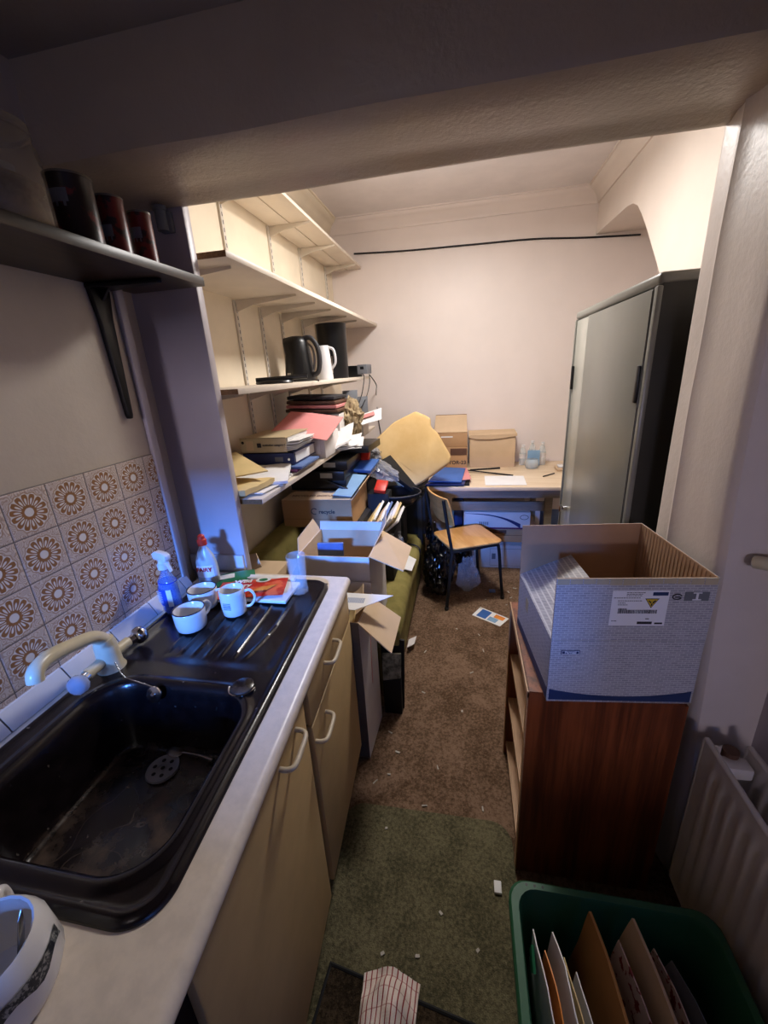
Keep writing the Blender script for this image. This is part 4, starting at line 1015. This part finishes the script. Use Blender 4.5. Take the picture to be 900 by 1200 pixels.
# recycled paper carton heaped with black files
tag(MB().box(-.95, -.60, 2.125, 2.55, .43, .752, .004).build('storage_box', 'dark'), 'dark box under the carton of black files', 'box')
t = carton('brown carton marked with a recycle print heaped with black files', (-1.05, 2.14, .755), R(1), .42, .42, .165, 'card', 'cardp')
flap(t, [(.0, 0, .166), (.42, 0, .166), (.39, .11, .185), (.05, .11, .185)], 'cardp', 'cardp', 'front_flap')
flap(t, [(.42, .42, .165), (.42, .0, .165), (.465, .02, .225), (.465, .40, .235)][::-1], 'cardp', 'card', 'side_flap')
lettering('recycle', .034, 'ink', t, (.27, -.0008, .095), (1,0,0), (0,0,1), bold=.0006)
b = MB().tube([(.195+.018*math.cos(R(a)), -.001, .098+.018*math.sin(R(a))) for a in range(40, 320, 20)], .0022, 5); b.build('recycling_mark', 'ink', t)
MB().box(0, .42, -.0006, 0, .05, .0515).build('crease_line', 'brownf', t)
lettering('RECYCLED DOCUMENTS', .03, 'brownf', t, (.22, .045, .179), (1, 0, .0), (0, 1, .173), bold=.0003)
def file_(label, X, w, d, h, lab=True):
    t = thing('box_file', label, 'file', (0, 0, 0)); t.location = X.translation
    b = MB().box(0, w, 0, d, 0, h, .004); 
    for v_ in b.bm.verts: v_.co = X @ v_.co
    b.build('case', 'black', t)
    if lab:
        b = MB().box(w*.55, w*.55+.075, -.0012, 0, h*.3, h*.8)
        for v_ in b.bm.verts: v_.co = X @ v_.co
        b.build('spine_label', 'silver', t)
    return t
def XF(x, y, z, rz=0, ry=0, rx=0): return Matrix.Translation((x, y, z)) @ Matrix.Rotation(R(rz), 4, 'Z') @ Matrix.Rotation(R(ry), 4, 'Y') @ Matrix.Rotation(R(rx), 4, 'X')
file_('lowest black file slanting at the front of the brown carton', XF(-1.035, 2.27, .945, 0, -2), .35, .27, .06, False)
file_('black file with a spine label resting on the lowest one', XF(-1.02, 2.26, 1.01, -1, 1), .33, .30, .058)
file_('upper labelled black file in the heap on the brown carton', XF(-1.0, 2.28, 1.072, -2, 1), .33, .30, .055)
file_('unlabelled black file topmost under the lowest shelf', XF(-.94, 2.48, 1.13, -4, 0), .36, .28, .045, False)
file_('dark portfolio sloping towards the pale blue paper', XF(-.80, 2.24, 1.0, 0, 22), .16, .26, .012, False)
tag(MB().slab([(-.74, 2.16, .945), (-.63, 2.16, .935), (-.60, 2.44, .99), (-.70, 2.44, 1.0)], .004).build('paper_sheet', 'pblue'), 'pale blue paper on top of the brown carton', 'paper')
tag(MB().slab([(-.74, 2.46, 1.01), (-.58, 2.46, 1.0), (-.55, 2.62, 1.04), (-.70, 2.60, 1.05)], .02, .003).build('document_folder', 'blue'), 'bright blue folder between the black files and clear bag', 'folder')
tag(MB().slab([(-.70, 2.6, 1.03), (-.61, 2.6, 1.05), (-.61, 2.65, 1.11), (-.70, 2.65, 1.09)], .03, .006).build('small_carton', 'red'), 'small red carton behind the top black file', 'carton')
tag(MB().slab([(-.575, 2.5, .86), (-.50, 2.5, .85), (-.49, 2.58, .90), (-.565, 2.58, .91)], .03, .006).build('small_carton', 'red'), 'small red carton beside the brown carton above the papers', 'carton')
tag(MB().box(-.62, -.48, 2.5, 2.62, .43, .852, .004).build('storage_box', 'blackm'), 'black box under the small red carton', 'box')
# slanting papers beside the brown carton
random.seed(21)
cols = ['manila', 'paper', 'cardp', 'paper', 'bluef', 'paper', 'cardw', 'manila', 'paper']
nm = ['leftmost yellowish', 'second', 'third, tan', 'fourth', 'fifth, blue', 'sixth', 'seventh, pale', 'eighth, yellowish', 'rightmost']
for k in range(9):
    x = -.618 + .0185*k; h = .09 + .02*math.sin(k*2.2)
    b = MB().slab([(x, 2.15+.006*k, .703), (x+.01, 2.40, .703), (x+.10, 2.41, .703+h+.03), (x+.09, 2.16+.006*k, .703+h+.008*math.sin(k*4))], .013 if k % 3 else .017, .001)
    tag(b.build('magazine', cols[k]), nm[k] + ' magazine leaning in the row beside the brown carton', 'magazine', 'magazines leaning on the sofa')
# dark tub, tray, clear bags, cloth and sheet left of the foam
tag(MB().box(-.605, -.40, 2.13, 2.46, .43, .70, .004).build('storage_box', 'blackm'), 'black box under the leaning magazines', 'box')
t = thing('plastic_tub', 'black plastic tub with a curved rim beside the leaning magazines', 'tub', (-.465, 2.66, .72), 0)
b = MB().lathe([(0, 0), (.07, 0), (.12, .02), (.155, .055), (.172, .085), (.176, .088), (.178, .08), (.165, .05), (.13, .01), (.08, -.012), (0, -.012)], (0,0,.012), 40, 1, .8); b.build('bowl', 'black', t, 60)
MB().tube([(.178*math.cos(2*PI*k/40), .178*.8*math.sin(2*PI*k/40), .099) for k in range(40)], .006, 6, closed=True).build('rim', 'dark', t)
tag(MB().box(-.56, -.40, 2.58, 2.74, .43, .716, .004).build('storage_box', 'blackm'), 'black box under the black plastic tub', 'box')
tag(MB().blob((-.43, 2.36, .545), (.06, .08, .13), 4, .3, 1.8, 8, .43, True).build('plastic_bag', 'clearbag', None, 30), 'clear plastic bag on the sofa in front of the tub', 'plastic bag')
tag(MB().blob((-.66, 2.80, 1.03), (.09, .12, .10), 5, .45, 1.3, 3, None, True).build('plastic_bag', 'clearbag', None, 30), 'upper crumpled clear bag left of the yellow foam', 'plastic bag')
tag(MB().blob((-.555, 2.68, .965), (.135, .09, .065), 5, .45, 1.2, 4, None, True, Matrix.Rotation(R(28), 3, 'Y')).build('plastic_bag', 'clearbag', None, 30), 'lower crumpled clear bag left of the yellow foam', 'plastic bag')
t = thing('computer_monitor', 'dark flat screen leaning below the yellow foam', 'screen', (-.46, 2.85, .8))
MB().slab([(-.60, 2.70, 1.0), (-.36, 2.76, .78), (-.28, 3.0, .80), (-.52, 2.94, 1.02)], .03, .004).build('case', 'blackm', t)
MB().slab([(-.455, 2.735, .868), (-.415, 2.745, .832), (-.400, 2.78, .836), (-.44, 2.77, .872)], -.002).build('white_label', 'paper', t)
tag(MB().box(-.66, -.28, 2.86, 3.3, .43, .775, .004).build('storage_box', 'blackm'), 'black box at the far end of the sofa under the foam', 'box')
tag(MB().blob((-.74, 2.98, .95), (.15, .2, .12), 4, .3, 2.4, 12, None, True).build('dark_cloth', 'blackm', None, 40), 'heap of black cloth behind the clear bags', 'cloth')
tag(MB().box(-.94, -.67, 2.75, 3.3, .43, .86, .004).build('storage_box', 'dark'), 'dark grey box under the heap of black cloth', 'box')
tag(MB().box(-.335, -.300, 2.82, 2.84, .36, .74, .003).build('black_strap', 'blackm'), 'black strap hanging over the sofa front under the foam', 'strap')
# foam cushion
P0 = [(-.655, 2.86, 1.13), (-.50, 2.93, 1.26), (-.345, 2.985, 1.325), (-.27, 2.985, 1.29), (-.235, 2.975, 1.27), (-.235, 2.96, 1.215), (-.185, 2.95, 1.17), (-.09, 2.91, 1.005), (-.10, 2.89, .965), (-.28, 2.83, .85), (-.415, 2.79, .775), (-.44, 2.79, .785)]
c0 = sum((V(p) for p in P0), V())/len(P0)
n0 = V((.10, -.93, .33)).normalized()
P1 = [V(p) - n0*(V(p)-c0).dot(n0) for p in P0]
b = MB().poly(P1, -n0*.085, .016, 3)
bmesh.ops.triangulate(b.bm, faces=[f for f in b.bm.faces if len(f.verts) > 4])
bmesh.ops.subdivide_edges(b.bm, edges=b.bm.edges[:], cuts=2)
for v_ in b.bm.verts: v_.co += n0*.012*noise.noise(v_.co*6)
tag(b.build('foam_cushion', 'foam', None, 50), 'large yellow foam block leaning against the desk end', 'foam block')
# ---------------------------------------------------------------- tall carton beside the counter
t = carton('tall narrow white carton on the floor at the counter end', (-.66, 1.315, 0), R(-2), .265, .235, .69, 'tallc', 'cardp')
MB().box(.2651, .266, 0, .235, 0, .69).build('white_side', 'cardw', t)
b = MB(); 
for k in range(5): b.box(.266, .2665, .12+.004*k, .128+.004*k, .30+.05*k, .36+.05*k)
b.build('red_print', 'pink', t)
flap(t, [(.265, .0, .69), (.265, .20, .69), (.40, .16, .625), (.405, -.06, .615)], 'cardp', 'cardp')
flap(t, [(.0, .235, .69), (.26, .235, .69), (.26, .238, .735), (.0, .238, .735)], 'cardw', 'cardp')
t = thing('letter', 'white letter with a barcode on the tall carton', 'letter', (-.43, 1.4, .75))
MB().slab([(-.53, 1.325, .735), (-.41, 1.325, .735), (-.275, 1.42, .75), (-.47, 1.425, .75)], .002).build('sheet', 'paper', t)
b = MB(); 
for k in range(12): 
    p = V((-.455+.006*k, 1.365, .7418)); b.slab([p, p+V((.003, 0, 0)), p+V((.004, .03, .0046)), p+V((.001, .03, .0046))], .002)
b.build('barcode_print', 'bluef', t)
b = MB()
for k in range(7):
    p = V((-.43+.02*k, 1.338+.011*k, .7372+.0017*k)); b.slab([p, p+V((.008, .004, 0.0006)), p+V((.006, .011, .0017)), p+V((-.002, .007, .0011))], .0018)
b.build('red_marks', 'pink', t)
for k, (c, u, v_, mt, lab) in enumerate((((-.46, 1.40, .66), (.03, 0, .02), (0, .05, .03), 'manila', 'yellow crumpled paper inside the tall carton'), ((-.44, 1.45, .69), (.03, .01, .03), (-.01, .05, .03), 'cardp', 'buff paper sticking up from the tall carton'), ((-.47, 1.36, .70), (.025, 0, .0), (0, .03, .02), 'paper', 'white paper scrap at the tall carton rim'))):
    tag(MB().rect(c, u, v_, 6, 6, .004, .02, 12, k).build('paper_sheet', mt), lab, 'paper')
tag(MB().slab([(-.375, 1.575, .195), (-.288, 1.577, .215), (-.284, 1.59, .345), (-.375, 1.588, .34)], .012, .002).build('stained_card', 'dirty'), 'stained greenish card leaning on the dark board beside the tall carton', 'card')
tag(MB().box(-.375, -.29, 1.565, 1.60, 0, .20, .002).build('storage_box', 'blackm'), 'small black box under the stained card', 'box')
tag(MB().slab([(-.326, 2.02, .04), (-.29, 2.07, .03), (-.285, 2.15, .03), (-.325, 2.09, .045)], .008).build('card_sheet', 'cardw'), 'white card leaning at the foot of the sofa', 'card')
tag(MB().slab([(-.42, 2.28, .437), (-.31, 2.24, .437), (-.30, 2.40, .437), (-.40, 2.5, .437)], .004).build('paper_sheet', 'paper'), 'white paper lying on the green sofa seat', 'paper')
t = thing('sofa_side_panel', 'dark board and green cover leaning at the near sofa end', 'board', (-.35, 1.66, 0))
MB().slab([(-.385, 1.615, .0), (-.285, 1.615, .0), (-.27, 1.617, .40), (-.385, 1.617, .42)], .012).build('board', 'blackm', t)
soft(-.385, -.29, 1.60, 1.638, .37, .46, .016, .006, 6).build('green_cover', 'sofa', t, 60)
# ================================================================ CHAIR, BAGS, FLOOR
A = Matrix.Translation((.018, 2.785, 0)) @ Matrix.Rotation(R(26), 4, 'Z')
t = thing('chair', 'plywood chair with black tubular legs pulled out from the desk', 'chair', (.018, 2.785, 0), R(26))
sw, sd = .185, .195
b = MB(); o = []
for x, y in rrect(-sd, sd, -sw, sw, .05, 6): o.append((x, y*(1-.06*(x < 0)), .44))
b.poly(o, (0, 0, .013), .003); b.build('seat', 'ply', t, 50)
b = MB().sheet(lambda u, w: (-.205 - .045*w + .03*(2*u-1)**2, (2*u-1)*(.185-.012*(2*w-1)**4), .615 + .19*w + (.0)*u), 20, 10, .011)
b.build('backrest', 'ply', t, 50)
for s_, yy in (('l', -.165), ('r', .165)):
    MB().tube(spline([(-.245, yy, .80), (-.222, yy*.98, .65), (-.19, yy, .46), (-.19, yy, .42)], 5), .011, 10).build('back_post', 'blackm', t, 60)
    for xx, fx in ((-.185, -.235), (.165, .20)):
        l = MB().tube(spline([(0, yy, .425), (xx*.8, yy, .425), (xx, yy, .405), ((xx+fx)/2, yy*1.06, .2), (fx, yy*1.1, .012)], 5), .011, 10).build('leg', 'blackm', t, 60)
        MB().lathe([(0, 0), (.014, 0), (.014, .022), (.011, .024)], (fx, yy*1.1, 0), 14).build('rubber_foot', 'black', l)
MB().tube([(-.15, -.165, .425), (-.15, .165, .425)], .009, 8).tube([(.13, -.165, .425), (.13, .165, .425)], .009, 8).build('cross_bar', 'blackm', t)
t = thing('bin_bag', 'stuffed black bin bag on the floor between sofa and chair', 'bin bag', (-.175, 2.80, 0))
MB().blob((-.175, 2.80, .195), (.125, .2, .235), 5, .3, 1.6, 2, .002, True).build('bag_body', 'bag', t, 30)
MB().blob((-.235, 2.93, .42), (.05, .06, .085), 4, .5, 2, 9, None, True).build('gathered_neck', 'bag', t, 30)
tag(MB().blob((.035, 2.82, .12), (.085, .07, .15), 5, .45, 1.4, 14, .002, True).build('plastic_bag', 'clearbag', None, 30), 'clear plastic bag on the carpet under the chair', 'plastic bag')
tag(MB().blob((.0, 3.1, .15), (.07, .07, .16), 4, .3, 2.6, 15, .002, True).build('black_sack', 'bag', None, 30), 'small black sack behind the clear bag under the chair', 'sack')
t = thing('leaflet', 'blue printed leaflet lying on the brown carpet', 'leaflet', (.18, 2.46, .001))
c, e = V((.06, 2.47, .001)), V((.235, 2.355, .001)); f_, g_ = V((.30, 2.45, .001)), V((.12, 2.575, .001))
MB().slab([c, e, f_, g_], .002).build('sheet', 'paper', t)
def q4(a, d_): return [c.lerp(e, a).lerp(g_.lerp(f_, a), d_[0]), c.lerp(e, a+d_[2]).lerp(g_.lerp(f_, a+d_[2]), d_[0]), c.lerp(e, a+d_[2]).lerp(g_.lerp(f_, a+d_[2]), d_[1]), c.lerp(e, a).lerp(g_.lerp(f_, a), d_[1])]
up = V((0, 0, .0022))
MB().slab([p+up for p in q4(.12, (.1, .9, .33))], .0008).build('blue_picture', 'blue', t)
MB().slab([p+up for p in q4(.50, (.1, .5, .30))], .0008).build('pale_picture', 'pblue', t)
MB().slab([p+up for p in q4(.6, (.55, .9, .32))], .0008).build('orange_picture', 'orange', t)
# scraps on the carpet
random.seed(4)
sp = [(.04,2.95),(.16,2.68),(.12,2.56),(.34,2.72),(.30,2.62),(.38,2.86),(.2,2.95),(.33,2.8),(-.04,2.3),(.1,2.25),(.0,1.62),(-.33,1.45),(-.28,1.35),(-.2,1.72),(-.1,1.3),(-.35,1.2),(-.14,1.13),(.08,1.15),(-.3,1.24),(.05,1.9),(-.22,2.05),(.12,2.1)]
for k, (x, y) in enumerate(sp):
    a = random.uniform(0, 3.1); L = random.uniform(.006, .015); w_ = random.uniform(.002, .005)
    u = V((math.cos(a), math.sin(a), 0)); v2 = V((-u.y, u.x, 0))
    p = V((x, y, .0015)); b = MB().slab([p-u*L-v2*w_, p+u*L-v2*w_*.6, p+u*L*.8+v2*w_, p-u*L*.9+v2*w_], .003)
    tag(b.build('paper_scrap', 'scrap'), 'small white scrap lying on the brown carpet', 'scrap', 'white scraps on the brown carpet')
for k, (x, y) in enumerate([(-.27, 1.02), (-.06, .80), (.05, .73), (-.22, .68), (-.12, .69)]):
    a = random.uniform(0, 3.1); L = random.uniform(.004, .008)
    u = V((math.cos(a), math.sin(a), 0)); v2 = V((-u.y, u.x, 0))
    p = V((x, y, .0125)); b = MB().slab([p-u*L-v2*.004, p+u*L-v2*.003, p+u*L*.8+v2*.004, p-u*L*.9+v2*.004], .003)
    tag(b.build('paper_scrap', 'scrap'), 'tiny white scrap lying on the green mat', 'scrap', 'white scraps on the green mat')
tag(MB().box(.105, .128, .875, .91, .0125, .022, .002).build('white_chip', 'paper'), 'small white block on the mat beside the recycling box', 'block')
tag(MB().box(.19, .235, 2.78, 2.82, .001, .012, .003).build('blue_chip', 'bluef'), 'small blue lump on the carpet beneath the chair', 'lump')
# ================================================================ DESK
t = thing('desk', 'pale laminate desk against the back wall with a wooden frame', 'desk', (.26, 3.4, 0))
dx0, dx1, dy0, dy1, dz = -.305, .90, 2.975, 3.845, .76
MB().box(dx0, dx1, dy0, dy1, dz-.028, dz, .003).build('desktop', 'desk', t)
MB().box(dx0+.05, dx1-.02, dy0+.03, dy0+.055, dz-.09, dz-.028).build('apron', 'deskf', t)
MB().box(-.09, .61, dy0+.09, dy0+.12, .55, .62, .002).build('stretcher', 'deskf', t)
for x in (-.115, .615):
    for y in (dy0+.07, dy1-.12): MB().box(x-.025, x+.025, y, y+.05, 0, dz-.028, .003).build('leg', 'deskf', t)
MB().box(-.09, .61, dy1-.11, dy1-.085, .45, .73).build('back_rail', 'deskf', t)
# boxes on the desk
t = thing('archive_box', 'lower brown archive box behind the blue folders', 'box', (-.11, 3.7, .76))
MB().box(-.26, .025, 3.60, 3.84, .761, .945, .003).build('case', 'card', t); MB().box(-.12, .02, 3.5985, 3.60, .875, .935).build('hand_hole', 'brownf', t)
lettering('STOR-23', .045, 'ink', t, (-.07, 3.598, .81), (1,0,0), (0,0,1), bold=.0008)
t = thing('archive_box', 'upper brown archive box with an open front and raised flap', 'box', (-.11, 3.7, .946))
MB().box(-.26, .025, 3.61, 3.84, .946, 1.07, .003).build('case', 'card', t)
MB().slab([(-.26, 3.612, 1.071), (.022, 3.612, 1.071), (.018, 3.80, 1.20), (-.255, 3.80, 1.20)], .004).build('lid_flap', 'cardp', t)
MB().box(-.25, .018, 3.795, 3.80, 1.172, 1.205).build('dark_rim', 'brownf', t)
MB().box(-.20, -.10, 3.6085, 3.61, 1.03, 1.04).build('tape', 'paper', t)
t = thing('archive_box', 'closed pale brown box with an overlapping lid on the desk', 'box', (.22, 3.72, .76))
MB().box(.045, .425, 3.62, 3.84, .761, 1.035, .003).build('case', 'cardp', t)
MB().slab([(.035, 3.608, 1.036), (.435, 3.608, 1.042), (.435, 3.845, 1.05), (.035, 3.845, 1.046)], .006).build('lid', 'cardp', t)
MB().poly([(.035, 3.608, 1.04), (.435, 3.608, 1.046), (.435, 3.608, 1.03), (.3, 3.608, 1.012), (.22, 3.608, 1.006), (.1, 3.608, 1.01), (.035, 3.608, 1.025)], (0, .003, 0)).build('lid_lip', 'cardp', t)
for k, (z, mt, pts, lab) in enumerate(((.761, 'blackm', [(-.27, 3.0), (.04, 3.02), (.05, 3.30), (-.22, 3.32)], 'black folder at the bottom of the desk stack'), (.772, 'blued', [(-.285, 2.99), (.0, 2.985), (.03, 3.26), (-.23, 3.30)], 'dark blue folder in the desk stack'), (.783, 'pink', [(-.10, 3.06), (.055, 3.10), (.02, 3.42), (-.12, 3.42)], 'pink sheet sticking out of the desk stack'), (.790, 'blue', [(-.265, 3.02), (-.02, 3.0), (.01, 3.36), (-.20, 3.40)], 'light blue folder on top of the desk stack'))):
    b = MB().poly([(x, y, z + (.05*(y-3.0) if k > 1 else 0)) for x, y in pts], (0, 0, .009 if k != 2 else .003), .001); tag(b.build('document_folder', mt), lab, 'folder')
tag(MB().slab([(.155, 3.03, .7612), (.45, 3.03, .7612), (.46, 3.30, .7612), (.16, 3.31, .7612)], .0015).build('paper_sheet', 'paper'), 'white sheet lying on the front of the desk', 'paper')
tag(MB().tube([(.05, 3.50, .767), (.30, 3.56, .767)], .007, 6).build('black_rod', 'blackm'), 'shorter black rod on the desk before the pale box', 'rod')
b = MB().slab([(.02, 3.44, .774), (.38, 3.30, .762), (.385, 3.318, .762), (.025, 3.458, .774)], .006); tag(b.build('black_strip', 'blackm'), 'longer black strip crossing the rod on the desk', 'strip')
tag(MB().tube([(.60, 3.26, .766), (.70, 3.36, .766)], .005, 6).build('pen', 'black'), 'black pen lying on the right of the desk', 'pen')
b = MB()
t = thing('soap_dish', 'cream soap dish at the right end of desk', 'dish', (.80, 3.5, .76))
MB().box(.735, .88, 3.44, 3.56, .761, .785, .008, 3).build('tray', 'cardp', t); MB().box(.75, .865, 3.455, 3.545, .785, .80, .01, 3).build('soap', 'cer', t)
for k, (x, y, h, lab) in enumerate(((.50, 3.70, .17, 'clear bottle at the left of the desk bottles'), (.58, 3.73, .20, 'tallest clear bottle in the middle of the desk group'), (.66, 3.70, .19, 'clear bottle at the right of the desk bottles'))):
    t = thing('water_bottle', lab, 'bottle', (x, y, .761), 0, 'clear plastic bottles on the desk')
    MB().lathe([(0, 0), (.028, 0), (.032, .006), (.03, h*.3), (.032, h*.35), (.03, h*.6), (.02, h*.82), (.012, h*.9), (.012, h)], (0,0,0), 24).build('bottle', 'water', t, 60)
    MB().lathe([(0, h-.012), (.015, h-.012), (.015, h+.004), (0, h+.005)], (0,0,0), 18).build('cap', 'white', t)
    MB().lathe([(.0325, h*.36), (.0325, h*.58)], (0,0,0), 24).build('label', 'cardw', t)
t = thing('glass_jar', 'small open jar of brown bits before the desk bottles', 'jar', (.56, 3.58, .761), 0)
MB().lathe([(0, 0), (.05, 0), (.056, .02), (.053, .06), (.045, .075), (.042, .075), (.05, .05), (.052, .02), (.046, .005), (0, .005)], (0,0,0), 30).build('jar_body', 'water', t, 60)
MB().blob((0, 0, .02), (.045, .045, .016), 3, .3, 3, 1).build('brown_bits', 'brownf', t)
tag(MB().box(.53, .63, 3.63, 3.64, .762, .90, .002).build('small_card', 'pblue'), 'pale printed card leaning among the desk bottles', 'card')
# under the desk
t = thing('appliance_box', 'white printed box with a dark swoosh under the desk', 'box', (.25, 3.25, .40))
MB().box(.0, .50, 3.10, 3.5, .385, .525, .003).build('case', 'cardw', t)
b = MB(); n = 20
for k in range(n):
    a, c = k/n, (k+1)/n; f = lambda q: (.515-.085*q**2.6, .512-.10*q**3.2 - .012*q)
    b.poly([(.01+.42*a, 3.0995, f(a)[0]), (.01+.42*c, 3.0995, f(c)[0]), (.01+.42*c, 3.0995, f(c)[1]-.008*c), (.01+.42*a, 3.0995, f(a)[1]-.008*a)], (0, -.0008, 0))
b.build('dark_swoosh', 'blued', t)
MB().box(.1, .5, 3.0985, 3.10, .387, .40).build('maroon_strip', 'maroon', t)
MB().tube([(.455+.03*math.cos(R(a)), 3.099, .485+.018*math.sin(R(a))) for a in range(0, 360, 20)], .002, 5, closed=True).build('round_emblem', 'dark', t)
b = MB()
for k in range(5): b.box(.12+.015*k, .128+.015*k, 3.0988, 3.10, .42, .445)
b.build('small_print', 'greyf', t)
t = thing('cardboard_box', 'brown box stacked under the white appliance box', 'box', (.27, 3.3, .255))
MB().box(.0, .56, 3.12, 3.55, .268, .384, .003).build('case', 'card', t); MB().box(.0, .56, 3.1185, 3.12, .325, .328).build('lid_seam', 'brownf', t)
MB().box(.2, .33, 3.1185, 3.12, .34, .37).build('label', 'brownf', t)
t = thing('cardboard_box', 'white carton on the floor at the back under the desk', 'box', (.3, 3.3, 0))
MB().box(.06, .49, 3.2, 3.60, .001, .2, .003).build('case', 'cardw', t)
MB().slab([(.06, 3.2, .2), (.49, 3.2, .2), (.475, 3.36, .262), (.075, 3.36, .262)], .004).build('lid_flap', 'cardw', t)
b = MB().box(.23, .26, 3.1985, 3.2, .08, .13); b.build('printed_label', 'greyf', t)
b = MB()
for a in ((.215, .47, .172, .174), (.215, .47, .02, .022), (.215, .217, .02, .174), (.33, .3315, .02, .174)): b.box(a[0], a[1], 3.1988, 3.2, a[2], a[3])
b.build('printed_lines', 'greyf', t)
tag(MB().box(.64, .86, 3.15, 3.5, 0, .42, .004).build('storage_box', 'bluef'), 'faded blue box beyond the desk leg', 'box')
tag(MB().box(-.08, -.01, 3.2, 3.5, 0, .60, .004).build('storage_box', 'blued'), 'dark blue box behind the chair under the desk', 'box')
# ================================================================ STEEL CUPBOARD
t = thing('steel_cupboard', 'tall grey steel cupboard with sliding doors against the right wall', 'cupboard', (.75, 1.9, 0))
cx, cy0, cy1, ct = .54, 1.44, 2.385, 1.825
b = MB().box(cx+.012, .955, cy0, cy1, .06, ct-.012)
b.build('carcass', 'steelshade', t)
b = MB().box(cx, .957, cy0-.002, cy1+.002, ct-.035, ct, .012, 3); b.build('top_cap', 'steelcab', t)
MB().box(cx-.002, cx+.015, cy0-.001, cy0+.022, .0, ct-.035, .004).build('front_post', 'steelcab', t)
MB().box(cx-.002, cx+.015, cy1-.018, cy1, .0, ct-.035, .004).build('front_post', 'steelcab', t)
MB().box(cx, .955, cy0, cy1, 0, .06).build('plinth', 'steelshade', t)
d1 = MB().box(cx-.004, cx+.008, cy0+.026, 2.14, .065, ct-.04, .003).build('sliding_door', 'steelcab', t)
d2 = MB().box(cx+.004, cx+.013, 2.06, cy1-.02, .065, ct-.04, .002).build('sliding_door', 'steelcab2', t)
b = MB().box(cx-.012, cx-.003, cy0+.03, cy0+.052, 1.46, 1.575, .004); b.build('grip', 'black', d1)
MB().box(cx-.0045, cx-.0035, cy0+.0255, cy0+.0275, .07, ct-.045).build('door_edge', 'black', d1)
b = MB().box(cx-.008, cx+.004, cy1-.045, cy1-.025, 1.46, 1.575, .004); b.build('grip', 'black', d2)
lk = MB().lathe([(0, 0), (.012, 0), (.012, .02), (0, .022)], (0,0,0), 16, X=Matrix.Translation((cx+.003, 2.10+.14, .85)) @ Matrix.Rotation(R(-90), 4, 'Y')).build('lock', 'chrome', d2)
MB().box(cx-.035, cx-.019, 2.238, 2.242, .83, .87, .002).build('key', 'chrome', d2)
